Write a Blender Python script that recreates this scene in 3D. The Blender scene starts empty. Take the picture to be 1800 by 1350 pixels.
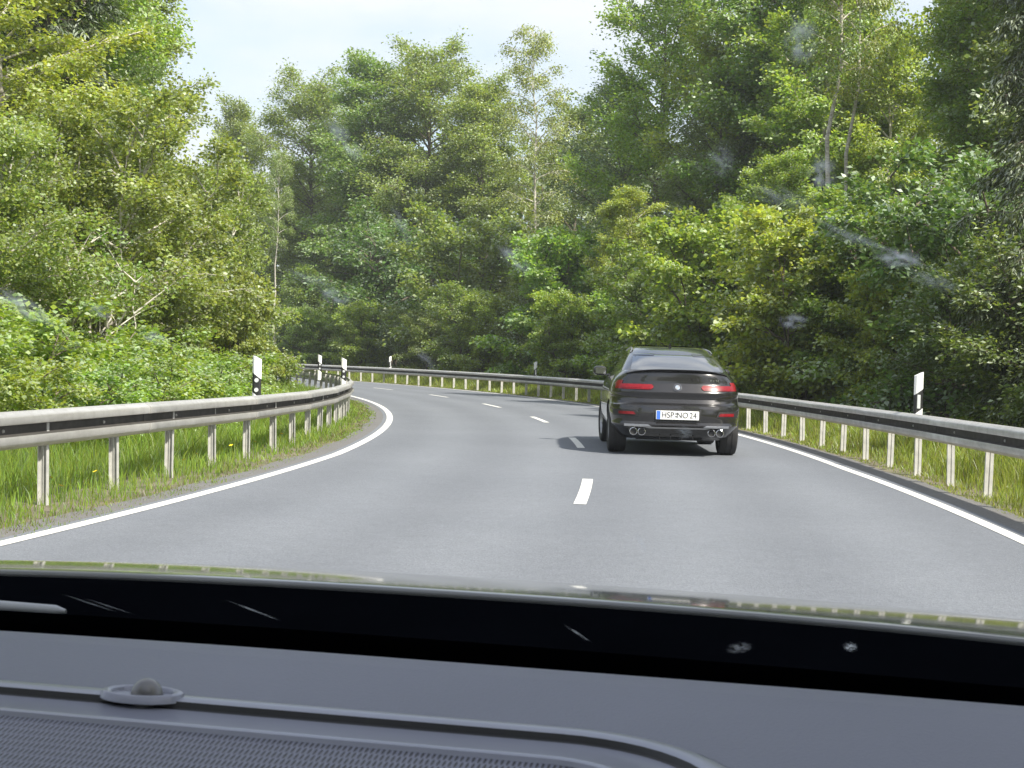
import bpy, bmesh, math, random
import numpy as np
from mathutils import Vector, Matrix

R = math.radians
PI = math.pi
SC = bpy.context.scene
COL = SC.collection
rng = np.random.default_rng(11)
random.seed(5)

# ------------------------------------------------------------------ camera
CAM_H = 1.35
cd = bpy.data.cameras.new('camera')
cam = bpy.data.objects.new('camera', cd)
COL.objects.link(cam)
cd.sensor_width = 36.0
cd.lens = 52.0
cd.clip_start = 0.05
cd.clip_end = 4000
PITCH = math.atan((675 - 631) / 2600.0)
ROLL = R(1.6)
cam.matrix_world = (Matrix.Translation((0, 0, CAM_H)) @ Matrix.Rotation(R(90) - PITCH, 4, 'X')
                    @ Matrix.Rotation(ROLL, 4, 'Z'))
cd.dof.use_dof = True
cd.dof.focus_distance = 24.0
cd.dof.aperture_fstop = 44.0
SC.camera = cam

# ------------------------------------------------------------------ light
SUN_EL = R(45)
SUN_AZ = R(-47)           # of the direction towards the sun, measured from +X
to_sun = Vector((math.cos(SUN_EL) * math.cos(SUN_AZ), math.cos(SUN_EL) * math.sin(SUN_AZ), math.sin(SUN_EL)))
ld = bpy.data.lights.new('sun', 'SUN')
ld.energy = 3.7
ld.angle = R(2.0)
ld.color = (1.0, 0.94, 0.83)
sun = bpy.data.objects.new('sun', ld)
COL.objects.link(sun)
sun.rotation_euler = to_sun.to_track_quat('Z', 'Y').to_euler()
sun.location = to_sun * 80

world = bpy.data.worlds.new('World')
SC.world = world
world.use_nodes = True
wt = world.node_tree
for n in list(wt.nodes):
    wt.nodes.remove(n)
wo = wt.nodes.new('ShaderNodeOutputWorld')
bg = wt.nodes.new('ShaderNodeBackground')
bg.inputs['Strength'].default_value = 0.10
sky = wt.nodes.new('ShaderNodeTexSky')
sky.sky_type = 'NISHITA'
sky.sun_disc = False
sky.sun_elevation = SUN_EL
sky.sun_rotation = R(90) - SUN_AZ
sky.air_density = 1.0
sky.dust_density = 2.0
tc = wt.nodes.new('ShaderNodeTexCoord')
mp = wt.nodes.new('ShaderNodeMapping')
mp.inputs['Scale'].default_value = (1.0, 1.0, 2.6)
cn = wt.nodes.new('ShaderNodeTexNoise')
cn.inputs['Scale'].default_value = 2.6
cn.inputs['Detail'].default_value = 6
cn.inputs['Roughness'].default_value = 0.55
cr = wt.nodes.new('ShaderNodeMapRange')
cr.inputs[1].default_value = 0.36
cr.inputs[2].default_value = 0.60
cr.inputs[3].default_value = 0.22
cr.inputs[4].default_value = 0.97
mx = wt.nodes.new('ShaderNodeMix')
mx.data_type = 'RGBA'
mx.inputs[7].default_value = (4.35, 4.5, 4.8, 1)
wt.links.new(tc.outputs['Generated'], mp.inputs['Vector'])
wt.links.new(mp.outputs['Vector'], cn.inputs['Vector'])
wt.links.new(cn.outputs['Fac'], cr.inputs[0])
wt.links.new(cr.outputs[0], mx.inputs[0])
wt.links.new(sky.outputs['Color'], mx.inputs[6])
wt.links.new(mx.outputs[2], bg.inputs['Color'])
wt.links.new(bg.outputs[0], wo.inputs['Surface'])

SC.view_settings.view_transform = 'Standard'
SC.view_settings.look = 'None'
SC.view_settings.exposure = 1.27
SC.view_settings.gamma = 1.0
SC.view_settings.use_curve_mapping = False
SC.cycles.use_denoising = True
SC.cycles.max_bounces = 6
SC.cycles.diffuse_bounces = 4
SC.cycles.glossy_bounces = 3
SC.cycles.transparent_max_bounces = 12
SC.cycles.sample_clamp_indirect = 6.0

# ------------------------------------------------------------------ helpers
def link(o, parent=None):
    COL.objects.link(o)
    if parent is not None:
        o.parent = parent
    return o

def tag(o, label=None, cat=None, group=None, kind=None):
    if label: o['label'] = label
    if cat: o['category'] = cat
    if group: o['group'] = group
    if kind: o['kind'] = kind
    return o

def empty(name, loc=(0, 0, 0), rz=0.0):
    o = bpy.data.objects.new(name, None)
    o.empty_display_size = 0.3
    o.location = loc
    o.rotation_euler = (0, 0, rz)
    return link(o)

def np_mesh(name, V, F, mat=None, smooth=False):
    """V (n,3), F (m,k) same polygon size"""
    V = np.asarray(V, dtype=np.float32)
    F = np.asarray(F, dtype=np.int32)
    me = bpy.data.meshes.new(name)
    n, m, k = len(V), len(F), F.shape[1]
    me.vertices.add(n)
    me.vertices.foreach_set('co', V.ravel())
    me.loops.add(m * k)
    me.loops.foreach_set('vertex_index', F.ravel())
    me.polygons.add(m)
    me.polygons.foreach_set('loop_start', np.arange(0, m * k, k, dtype=np.int32))
    me.update(calc_edges=True)
    if smooth:
        me.polygons.foreach_set('use_smooth', np.ones(m, dtype=bool))
    if mat: me.materials.append(mat)
    return me

def py_mesh(name, V, F, mat=None, smooth=False, angle=None):
    me = bpy.data.meshes.new(name)
    me.from_pydata([tuple(v) for v in V], [], [tuple(f) for f in F])
    me.update()
    if smooth:
        for p in me.polygons: p.use_smooth = True
        if angle: me.set_sharp_from_angle(angle=R(angle))
    if mat: me.materials.append(mat)
    return me

def bm_mesh(name, bm, mat=None, smooth=False, angle=35):
    bmesh.ops.recalc_face_normals(bm, faces=bm.faces)
    me = bpy.data.meshes.new(name)
    bm.to_mesh(me)
    bm.free()
    if smooth:
        for p in me.polygons: p.use_smooth = True
        me.set_sharp_from_angle(angle=R(angle))
    if mat: me.materials.append(mat)
    return me

def obj(name, me, parent=None):
    return link(bpy.data.objects.new(name, me), parent)

def box_bm(sx, sy, sz, c=(0, 0, 0), bevel=0.0, seg=2):
    bm = bmesh.new()
    bmesh.ops.create_cube(bm, size=1.0)
    bmesh.ops.scale(bm, vec=(sx, sy, sz), verts=bm.verts)
    bmesh.ops.translate(bm, vec=c, verts=bm.verts)
    if bevel:
        bmesh.ops.bevel(bm, geom=bm.edges[:], offset=bevel, segments=seg, affect='EDGES')
    return bm

def tube_pts(path, radii, sides=6, cap=True):
    """swept tube along path -> verts, quads"""
    path = [Vector(p) for p in path]
    V, F = [], []
    up = Vector((0.03, 0.05, 1)).normalized()
    n = len(path)
    for i, p in enumerate(path):
        d = (path[min(i + 1, n - 1)] - path[max(i - 1, 0)]).normalized()
        a = d.cross(up)
        if a.length < 1e-3: a = d.cross(Vector((1, 0, 0)))
        a.normalize()
        b = d.cross(a)
        for j in range(sides):
            t = 2 * PI * j / sides
            V.append(p + (a * math.cos(t) + b * math.sin(t)) * radii[i])
    for i in range(n - 1):
        for j in range(sides):
            k = (j + 1) % sides
            F.append((i * sides + j, i * sides + k, (i + 1) * sides + k, (i + 1) * sides + j))
    return V, F

# ------------------------------------------------------------------ materials
def new_mat(name):
    m = bpy.data.materials.new(name)
    m.use_nodes = True
    nt = m.node_tree
    return m, nt, nt.nodes['Principled BSDF']

def coords(nt, scale, kind='Object'):
    t = nt.nodes.new('ShaderNodeTexCoord')
    mpn = nt.nodes.new('ShaderNodeMapping')
    mpn.inputs['Scale'].default_value = scale if isinstance(scale, tuple) else (scale,) * 3
    nt.links.new(t.outputs[kind], mpn.inputs['Vector'])
    return mpn.outputs['Vector']

def noise(nt, vec, scale=1.0, detail=4, rough=0.5):
    n = nt.nodes.new('ShaderNodeTexNoise')
    n.inputs['Scale'].default_value = scale
    n.inputs['Detail'].default_value = detail
    n.inputs['Roughness'].default_value = rough
    nt.links.new(vec, n.inputs['Vector'])
    return n.outputs['Fac']

def ramp(nt, fac, stops):
    r = nt.nodes.new('ShaderNodeValToRGB')
    el = r.color_ramp.elements
    while len(el) > 1: el.remove(el[0])
    el[0].position = stops[0][0]; el[0].color = (*stops[0][1], 1)
    for p, c in stops[1:]:
        e = el.new(p); e.color = (*c, 1)
    nt.links.new(fac, r.inputs['Fac'])
    return r.outputs['Color']

def mixc(nt, fac, a, b, mode='MIX'):
    m = nt.nodes.new('ShaderNodeMix')
    m.data_type = 'RGBA'
    m.blend_type = mode
    if isinstance(fac, (int, float)): m.inputs[0].default_value = fac
    else: nt.links.new(fac, m.inputs[0])
    for s, v in ((6, a), (7, b)):
        if isinstance(v, tuple): m.inputs[s].default_value = (*v, 1)
        else: nt.links.new(v, m.inputs[s])
    return m.outputs[2]

def bump(nt, bsdf, h, strength=0.3, dist=0.01):
    b = nt.nodes.new('ShaderNodeBump')
    b.inputs['Strength'].default_value = strength
    b.inputs['Distance'].default_value = dist
    nt.links.new(h, b.inputs['Height'])
    nt.links.new(b.outputs['Normal'], bsdf.inputs['Normal'])

def simple(name, col, rough=0.5, metal=0.0, var=0.12, scale=6.0, bmp=0.0, coat=0.0, kind='Object', spec=0.5):
    m, nt, b = new_mat(name)
    v = coords(nt, scale, kind)
    f = noise(nt, v, 1.0, 5, 0.6)
    lo = tuple(c * (1 - var) for c in col)
    hi = tuple(min(1, c * (1 + var)) for c in col)
    nt.links.new(ramp(nt, f, [(0.3, lo), (0.7, hi)]), b.inputs['Base Color'])
    b.inputs['Roughness'].default_value = rough
    b.inputs['Metallic'].default_value = metal
    b.inputs['Coat Weight'].default_value = coat
    b.inputs['Coat Roughness'].default_value = 0.03
    b.inputs['Specular IOR Level'].default_value = spec
    if bmp: bump(nt, b, f, bmp, 0.01)
    return m

def leaf_mat(name, base, trans, hue=0.03, val=0.35, tr=0.46, spec=0.22, objvar=0.02):
    m = bpy.data.materials.new(name)
    m.use_nodes = True
    nt = m.node_tree
    for n in list(nt.nodes): nt.nodes.remove(n)
    out = nt.nodes.new('ShaderNodeOutputMaterial')
    geo = nt.nodes.new('ShaderNodeNewGeometry')
    oi = nt.nodes.new('ShaderNodeObjectInfo')
    tcn = nt.nodes.new('ShaderNodeTexCoord')
    big = nt.nodes.new('ShaderNodeTexNoise')
    big.inputs['Scale'].default_value = 0.9
    big.inputs['Detail'].default_value = 3
    nt.links.new(tcn.outputs['Object'], big.inputs['Vector'])
    def vary(col):
        hs = nt.nodes.new('ShaderNodeHueSaturation')
        hs.inputs['Color'].default_value = (*col, 1)
        a = nt.nodes.new('ShaderNodeMapRange')
        a.inputs[3].default_value = 0.5 - hue; a.inputs[4].default_value = 0.5 + hue * 0.5
        nt.links.new(geo.outputs['Random Per Island'], a.inputs[0])
        ao = nt.nodes.new('ShaderNodeMapRange')
        ao.inputs[3].default_value = -objvar; ao.inputs[4].default_value = objvar
        nt.links.new(oi.outputs['Random'], ao.inputs[0])
        ad = nt.nodes.new('ShaderNodeMath'); ad.operation = 'ADD'
        nt.links.new(a.outputs[0], ad.inputs[0]); nt.links.new(ao.outputs[0], ad.inputs[1])
        nt.links.new(ad.outputs[0], hs.inputs['Hue'])
        mul = nt.nodes.new('ShaderNodeMath'); mul.operation = 'MULTIPLY'
        nt.links.new(geo.outputs['Random Per Island'], mul.inputs[0]); mul.inputs[1].default_value = 7.31
        fr = nt.nodes.new('ShaderNodeMath'); fr.operation = 'FRACT'
        nt.links.new(mul.outputs[0], fr.inputs[0])
        c = nt.nodes.new('ShaderNodeMapRange')
        c.inputs[3].default_value = 1 - val; c.inputs[4].default_value = 1 + val
        nt.links.new(fr.outputs[0], c.inputs[0])
        bgm = nt.nodes.new('ShaderNodeMapRange')
        bgm.inputs[1].default_value = 0.3; bgm.inputs[2].default_value = 0.7
        bgm.inputs[3].default_value = 0.78; bgm.inputs[4].default_value = 1.22
        nt.links.new(big.outputs['Fac'], bgm.inputs[0])
        m2 = nt.nodes.new('ShaderNodeMath'); m2.operation = 'MULTIPLY'
        nt.links.new(c.outputs[0], m2.inputs[0]); nt.links.new(bgm.outputs[0], m2.inputs[1])
        nt.links.new(m2.outputs[0], hs.inputs['Value'])
        return hs.outputs['Color']
    cdif, ctr = vary(base), vary(trans)
    d = nt.nodes.new('ShaderNodeBsdfDiffuse'); nt.links.new(cdif, d.inputs['Color'])
    t = nt.nodes.new('ShaderNodeBsdfTranslucent'); nt.links.new(ctr, t.inputs['Color'])
    g = nt.nodes.new('ShaderNodeBsdfGlossy'); g.inputs['Roughness'].default_value = 0.6
    g.inputs['Color'].default_value = (0.9, 0.95, 0.9, 1)
    mx1 = nt.nodes.new('ShaderNodeMixShader'); mx1.inputs[0].default_value = tr
    nt.links.new(d.outputs[0], mx1.inputs[1]); nt.links.new(t.outputs[0], mx1.inputs[2])
    fz = nt.nodes.new('ShaderNodeFresnel'); fz.inputs['IOR'].default_value = 1.4
    fm = nt.nodes.new('ShaderNodeMath'); fm.operation = 'MULTIPLY'; fm.inputs[1].default_value = spec
    nt.links.new(fz.outputs[0], fm.inputs[0])
    mx2 = nt.nodes.new('ShaderNodeMixShader')
    nt.links.new(fm.outputs[0], mx2.inputs[0])
    nt.links.new(mx1.outputs[0], mx2.inputs[1]); nt.links.new(g.outputs[0], mx2.inputs[2])
    nt.links.new(mx2.outputs[0], out.inputs['Surface'])
    return m

M = {}
M['leaf_beech'] = leaf_mat('leaf_beech', (0.158, 0.230, 0.040), (0.376, 0.529, 0.059))
M['leaf_maple'] = leaf_mat('leaf_maple', (0.205, 0.298, 0.044), (0.470, 0.635, 0.059))
M['leaf_birch'] = leaf_mat('leaf_birch', (0.178, 0.247, 0.052), (0.403, 0.538, 0.073), val=0.45)
M['leaf_dark'] = leaf_mat('leaf_dark', (0.128, 0.198, 0.045), (0.235, 0.353, 0.047))
M['leaf_pale'] = leaf_mat('leaf_pale', (0.156, 0.210, 0.078), (0.291, 0.392, 0.101))
M['needle'] = leaf_mat('needle', (0.065, 0.100, 0.030), (0.11, 0.17, 0.035), tr=0.25)
M['grass'] = leaf_mat('grass_blade', (0.165, 0.255, 0.040), (0.34, 0.47, 0.05), hue=0.035, val=0.35)
M['dry_grass'] = leaf_mat('dry_grass', (0.22, 0.20, 0.10), (0.25, 0.24, 0.10), hue=0.02, val=0.3)

def bark_mat(name, lo, hi, scale=(6, 6, 1.2)):
    m, nt, b = new_mat(name)
    v = coords(nt, scale)
    f = noise(nt, v, 2.0, 8, 0.65)
    nt.links.new(ramp(nt, f, [(0.32, lo), (0.66, hi)]), b.inputs['Base Color'])
    b.inputs['Roughness'].default_value = 0.9
    bump(nt, b, f, 0.7, 0.03)
    return m
M['bark'] = bark_mat('bark_grey_brown', (0.06, 0.045, 0.032), (0.20, 0.165, 0.125))
M['bark_pale'] = bark_mat('bark_birch', (0.24, 0.21, 0.17), (0.66, 0.62, 0.55), (3, 3, 8))

def asphalt_mat(name, c0, c1, brown=0.0):
    m, nt, b = new_mat(name)
    v = coords(nt, 1.0)
    big = noise(nt, v, 0.35, 5, 0.55)
    mid = noise(nt, v, 5.0, 6, 0.7)
    vo = nt.nodes.new('ShaderNodeTexVoronoi'); vo.inputs['Scale'].default_value = 85
    nt.links.new(v, vo.inputs['Vector'])
    grain = ramp(nt, vo.outputs['Color'], [(0.0, c0), (0.55, tuple((a + d) / 2 for a, d in zip(c0, c1))), (1.0, c1)])
    tone = ramp(nt, big, [(0.3, (0.93, 0.935, 0.94)), (0.7, (1.05, 1.05, 1.045))])
    c = mixc(nt, 1.0, grain, tone, 'MULTIPLY')
    tone2 = ramp(nt, mid, [(0.3, (0.94, 0.94, 0.94)), (0.7, (1.05, 1.05, 1.05))])
    c = mixc(nt, 1.0, c, tone2, 'MULTIPLY')
    if not brown:
        sub = nt.nodes.new('ShaderNodeVectorMath'); sub.operation = 'SUBTRACT'; sub.inputs[1].default_value = (-105.9, 23.5, 0)
        nt.links.new(v, sub.inputs[0])
        ln_ = nt.nodes.new('ShaderNodeVectorMath'); ln_.operation = 'LENGTH'; nt.links.new(sub.outputs[0], ln_.inputs[0])
        ma = nt.nodes.new('ShaderNodeMath'); ma.operation = 'MULTIPLY_ADD'; ma.inputs[1].default_value = 2 * PI / 1.55; ma.inputs[2].default_value = -2 * PI / 1.55 * 108.0
        nt.links.new(ln_.outputs['Value'], ma.inputs[0])
        co = nt.nodes.new('ShaderNodeMath'); co.operation = 'COSINE'; nt.links.new(ma.outputs[0], co.inputs[0])
        mr = nt.nodes.new('ShaderNodeMapRange'); mr.inputs[1].default_value = -1; mr.inputs[2].default_value = 1
        nt.links.new(co.outputs[0], mr.inputs[0])
        c = mixc(nt, 1.0, c, ramp(nt, mr.outputs[0], [(0.0, (0.94, 0.94, 0.94)), (1.0, (1.07, 1.07, 1.065))]), 'MULTIPLY')
    if brown:
        bf = ramp(nt, noise(nt, v, 2.2, 6, 0.65), [(0.35, (0, 0, 0)), (0.65, (brown,) * 3)])
        c = mixc(nt, bf, c, (0.145, 0.125, 0.10))
    nt.links.new(c, b.inputs['Base Color'])
    b.inputs['Roughness'].default_value = 0.82
    b.inputs['Specular IOR Level'].default_value = 0.35
    bump(nt, b, vo.outputs['Distance'], 0.5, 0.006)
    return m
M['asphalt'] = asphalt_mat('asphalt', (0.122, 0.132, 0.151), (0.188, 0.199, 0.222))
M['shoulder'] = asphalt_mat('asphalt_shoulder', (0.110, 0.109, 0.110), (0.195, 0.192, 0.19), 0.3)

m, nt, b = new_mat('road_paint')
v = coords(nt, 1.0)
f = noise(nt, v, 14, 8, 0.7)
nt.links.new(ramp(nt, f, [(0.28, (0.42, 0.41, 0.39)), (0.45, (0.66, 0.65, 0.61)), (0.72, (0.76, 0.75, 0.71))]), b.inputs['Base Color'])
b.inputs['Roughness'].default_value = 0.6
bump(nt, b, f, 0.3, 0.004)
M['paint'] = m

m, nt, b = new_mat('ground_soil')
v = coords(nt, 1.0)
f1 = noise(nt, v, 0.6, 6, 0.6)
f2 = noise(nt, v, 9.0, 6, 0.7)
c = ramp(nt, f1, [(0.3, (0.040, 0.050, 0.018)), (0.5, (0.055, 0.075, 0.022)), (0.7, (0.085, 0.075, 0.045))])
c = mixc(nt, 1.0, c, ramp(nt, f2, [(0.3, (0.7, 0.7, 0.7)), (0.7, (1.3, 1.3, 1.3))]), 'MULTIPLY')
nt.links.new(c, b.inputs['Base Color'])
b.inputs['Roughness'].default_value = 0.95
bump(nt, b, f2, 0.8, 0.05)
M['soil'] = m

m, nt, b = new_mat('verge_dirt')
v = coords(nt, 1.0)
f1 = noise(nt, v, 3.0, 7, 0.65)
f2 = noise(nt, v, 30.0, 6, 0.7)
c = ramp(nt, f1, [(0.3, (0.10, 0.12, 0.045)), (0.48, (0.15, 0.13, 0.085)), (0.7, (0.24, 0.21, 0.15))])
c = mixc(nt, 1.0, c, ramp(nt, f2, [(0.3, (0.7, 0.7, 0.7)), (0.7, (1.25, 1.25, 1.25))]), 'MULTIPLY')
nt.links.new(c, b.inputs['Base Color'])
b.inputs['Roughness'].default_value = 0.95
bump(nt, b, f2, 0.8, 0.03)
M['dirt'] = m

def galv_mat(name, lo, hi, rough, metal):
    m, nt, b = new_mat(name)
    v = coords(nt, (2.0, 2.0, 2.0))
    f = noise(nt, v, 3.0, 7, 0.65)
    f2 = noise(nt, coords(nt, (1.2, 30, 6)), 1.0, 5, 0.6)
    c = ramp(nt, f, [(0.3, lo), (0.7, hi)])
    c = mixc(nt, 1.0, c, ramp(nt, f2, [(0.3, (0.82, 0.81, 0.79)), (0.7, (1.08, 1.08, 1.08))]), 'MULTIPLY')
    nt.links.new(c, b.inputs['Base Color'])
    b.inputs['Metallic'].default_value = metal
    nt.links.new(ramp(nt, f, [(0.3, (rough + 0.12,) * 3), (0.7, (rough,) * 3)]), b.inputs['Roughness'])
    return m
M['galv'] = galv_mat('galvanised_steel', (0.46, 0.45, 0.43), (0.62, 0.61, 0.59), 0.42, 0.55)
M['galv_post'] = galv_mat('galvanised_post', (0.42, 0.42, 0.40), (0.58, 0.57, 0.54), 0.6, 0.2)
M['grime_shade'] = galv_mat('grimy_shaded_steel', (0.045, 0.042, 0.038), (0.085, 0.08, 0.072), 0.7, 0.2)
M['white_plastic'] = simple('white_plastic', (0.80, 0.80, 0.79), 0.45, var=0.05)
M['black_plastic'] = simple('black_plastic', (0.018, 0.018, 0.019), 0.5, var=0.2)
M['reflector'] = simple('reflector', (0.75, 0.77, 0.78), 0.15, 0.3, var=0.05, scale=80)

# ------------------------------------------------------------------ setting: all follows one bend round CC
CC = (-105.9, 23.5)
RC = 107.0
def wid(ph):
    return 0.05 * max(0.0, -2.0 - math.degrees(ph))
def P(r, ph, z=0.0):
    return Vector((CC[0] + r * math.cos(ph), CC[1] + r * math.sin(ph), z))
def PD(r, deg, z=0.0):
    return P(r, R(deg), z)

def arc_strip(name, r0, r1, d0, d1, z, mat, parent=None, step=0.5, wide=0, nr=1, jag=0.0):
    """flat sheet between radii r0..r1"""
    n = max(2, int((d1 - d0) / step) + 1)
    V, F = [], []
    for i in range(n):
        ph = R(d0 + (d1 - d0) * i / (n - 1))
        w = wid(ph)
        for j in range(nr + 1):
            r = r0 + (r1 - r0) * j / nr
            s = -1 if r < RC else 1
            rr = r + s * w * wide
            if jag and j in (0, nr):
                rr += jag * math.sin(i * 12.9 + j * 3) * random.uniform(0.2, 1)
            V.append(P(rr, ph, z))
    k = nr + 1
    for i in range(n - 1):
        for j in range(nr):
            F.append((i * k + j, i * k + j + 1, (i + 1) * k + j + 1, (i + 1) * k + j))
    return obj(name, py_mesh(name, V, F, mat), parent)

# ground: concentric sheet, rising gently away from the road, out to the horizon
def ground_z(r):
    d = abs(r - RC)
    if d < 4.6: return -0.05
    if r > RC:
        return -0.05 + 0.10 * min(1, (d - 4.6) / 2) + 0.07 * max(0, min(d, 60) - 9)
    return -0.05 + 0.12 * min(1, (d - 4.6) / 2) + 0.05 * max(0, min(d, 50) - 8)
rad = [0.5, 20, 40, 55, 65, 72, 78, 83, 87, 90, 93, 95, 97, 98.5, 100, 101, 102, 102.4, 103, 105, 107, 109, 111, 111.6, 112, 113, 114, 115, 116.5, 118, 120,
       123, 126, 130, 135, 142, 150, 160, 175, 200, 240, 300, 400, 600, 900, 1400, 2200, 3000]
V, F = [], []
na = 240
for r in rad:
    for j in range(na):
        ph = 2 * PI * j / na
        dz = 0.0
        if abs(r - RC) > 7: dz = 0.12 * math.sin(r * 0.7 + 9 * math.sin(ph * 11)) * min(1, (abs(r - RC) - 7) / 6)
        V.append(P(r, ph, ground_z(r) + dz))
for i in range(len(rad) - 1):
    for j in range(na):
        k = (j + 1) % na
        F.append((i * na + j, (i + 1) * na + j, (i + 1) * na + k, i * na + k))
ground = tag(obj('ground', py_mesh('ground', V, F, M['soil'], smooth=True)), kind='structure')
A0, A1 = -40, 62
road = tag(arc_strip('road', 103.48, 110.62, A0, A1, 0.0, M['asphalt'], wide=1, nr=6), kind='structure')
sh_in = arc_strip('road_shoulder', 103.2, 103.52, A0, A1, -0.004, M['shoulder'], road, wide=1, step=0.1, jag=0.05)
sh_out = arc_strip('road_shoulder', 110.58, 110.98, A0, A1, -0.004, M['shoulder'], road, wide=1, step=0.1, jag=0.04)
verge_in = tag(arc_strip('verge', 100.2, 103.3, A0, A1, -0.018, M['dirt'], wide=1, step=0.2, jag=0.06), kind='structure')
verge_out = tag(arc_strip('verge', 110.7, 113.6, A0, A1, -0.018, M['dirt'], wide=1, step=0.2, jag=0.06), kind='structure')
arc_strip('edge_line', 103.56, 103.69, A0, A1, 0.004, M['paint'], road, wide=1, step=0.25)
arc_strip('edge_line', 110.39, 110.52, A0, A1, 0.004, M['paint'], road, wide=1, step=0.25)
# centre dashes, 3 m painted and 6 m bare
dash_deg = math.degrees(3.0 / RC)
first = -5.15
for k in range(-4, 12):
    a = first + k * 3 * dash_deg
    arc_strip('centre_dash', 106.94, 107.06, a, a + dash_deg, 0.004, M['paint'], road, step=0.4)

# ------------------------------------------------------------------ guardrails
# W profile: (out, z) with out measured towards the road
WP = [(0.000, 0.440), (0.022, 0.444), (0.070, 0.474), (0.080, 0.488), (0.080, 0.536), (0.074, 0.550), (0.018, 0.560), (0.006, 0.566),
      (0.006, 0.632), (0.018, 0.638), (0.074, 0.646), (0.080, 0.658), (0.080, 0.704), (0.070, 0.718), (0.022, 0.746), (0.000, 0.750)]
def beam_mesh(L):
    V, F = [], []
    th = 0.004
    secs = [(-L / 2 - 0.0, 0.0), (-L / 2 + 0.02, 0.0), (L / 2 - 0.16, 0.0), (L / 2 - 0.155, 0.006), (L / 2 + 0.03, 0.006)]
    n = len(WP)
    for (x, o) in secs:
        for (d, z) in WP: V.append((x, d + o, z))
        for (d, z) in WP: V.append((x, d + o - th, z))
    k = 2 * n
    for i in range(len(secs) - 1):
        for j in range(n - 1):
            a = i * k + j
            F.append((a, a + 1, a + k + 1, a + k))
            a += n
            F.append((a, a + k, a + k + 1, a + 1))
        F.append((i * k, i * k + k, i * k + k + n, i * k + n))
        F.append((i * k + n - 1, i * k + 2 * n - 1, i * k + k + 2 * n - 1, i * k + k + n - 1))
    for i in (0, len(secs) - 1):
        for j in range(n - 1):
            F.append((i * k + j, i * k + j + n, i * k + j + n + 1, i * k + j + 1))
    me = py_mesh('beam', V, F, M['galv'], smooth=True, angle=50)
    me.materials.append(M['grime_shade'])
    for p in me.polygons:      # road grime and painted-in shade darken the channel between the waves
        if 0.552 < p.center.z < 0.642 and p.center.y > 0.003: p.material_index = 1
    return me
def post_mesh():
    # sigma shaped steel post, open to one side
    prof = [(-0.022, 0.0), (0.022, 0.0), (0.022, -0.006), (-0.016, -0.006), (-0.016, -0.030), (-0.002, -0.039), (-0.002, -0.046), (-0.016, -0.054),
            (-0.016, -0.079), (0.022, -0.079), (0.022, -0.085), (-0.022, -0.085), (-0.022, -0.052), (-0.009, -0.044), (-0.009, -0.041), (-0.022, -0.033)]
    V = [(x, y, z) for z in (-0.35, 0.71) for (x, y) in prof]
    n = len(prof)
    F = [(j, (j + 1) % n, n + (j + 1) % n, n + j) for j in range(n)] + [tuple(range(n)), tuple(range(2 * n - 1, n - 1, -1))]
    return py_mesh('post', V, F, M['galv_post'])
def bolt_mesh():
    bm = bmesh.new()
    bmesh.ops.create_cone(bm, cap_ends=True, segments=8, radius1=0.017, radius2=0.012, depth=0.014, matrix=Matrix.Rotation(R(-90), 4, 'X'))
    return bm_mesh('bolt', bm, M['galv_post'], True)
BEAM, POST, BOLT = beam_mesh(4.0), post_mesh(), bolt_mesh()

def rail_dz(ph):
    return 0.06 * max(0.0, min(1.0, (1.0 - math.degrees(ph)) / 6.0))

def guardrail(name, r, side, d0, d1, label):
    """side +1: road lies towards larger radius"""
    g = empty(name, P(r, R(0), 0))
    tag(g, label, 'guardrail')
    inv = g.location
    step = 4.0 / r
    n = int((R(d1) - R(d0)) / step)
    bp = None
    for i in range(n):
        ph = R(d0) + (i + 0.5) * step
        sg = 1 if r > RC else -1
        pa, pb = P(r + sg * wid(ph - step / 2), ph - step / 2), P(r + sg * wid(ph + step / 2), ph + step / 2)
        if side > 0: pa, pb = pb, pa
        o = obj('beam', BEAM, g)
        o.location = (pa + pb) / 2 - inv + Vector((0, 0, rail_dz(ph)))
        dv = pb - pa
        # local x runs along the rail, local +y points to the road
        e0, e1 = rail_dz(ph - step / 2), rail_dz(ph + step / 2)
        if side > 0: e0, e1 = e1, e0
        o.location.z = (e0 + e1) / 2 - inv.z
        o.rotation_euler = (0, -math.atan2(e1 - e0, dv.length), math.atan2(dv.y, dv.x))
        o.scale = (dv.length / 4.0, 1, 1)
        if -13 < math.degrees(ph) < 8:
            for bx_ in (-1.0, 1.0):
                bo = obj('bolt', BOLT, o)
                bo.location = (bx_, 0.010, 0.595)
    nm = int((R(d1) - R(d0)) * r / 1.55)
    for i in range(nm):
        ph = R(d0) + (i + 0.5) * 1.55 / r
        w = wid(ph) * (1 if r > RC else -1)
        o = obj('post', POST, g)
        o.location = P(r + w - side * 0.004, ph, rail_dz(ph)) - inv
        rot = ph - PI / 2 if side > 0 else ph + PI / 2
        o.rotation_euler = (R(random.uniform(-1.2, 1.2)), R(1.0 + random.uniform(-0.8, 0.8)) * (1 if side < 0 else 1), rot + R(random.uniform(-3, 3)))
    return g
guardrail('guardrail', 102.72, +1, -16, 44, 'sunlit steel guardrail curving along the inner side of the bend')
guardrail('guardrail', 111.22, -1, -13, 58, 'long steel guardrail along the outer side of the bend behind the car')

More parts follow.
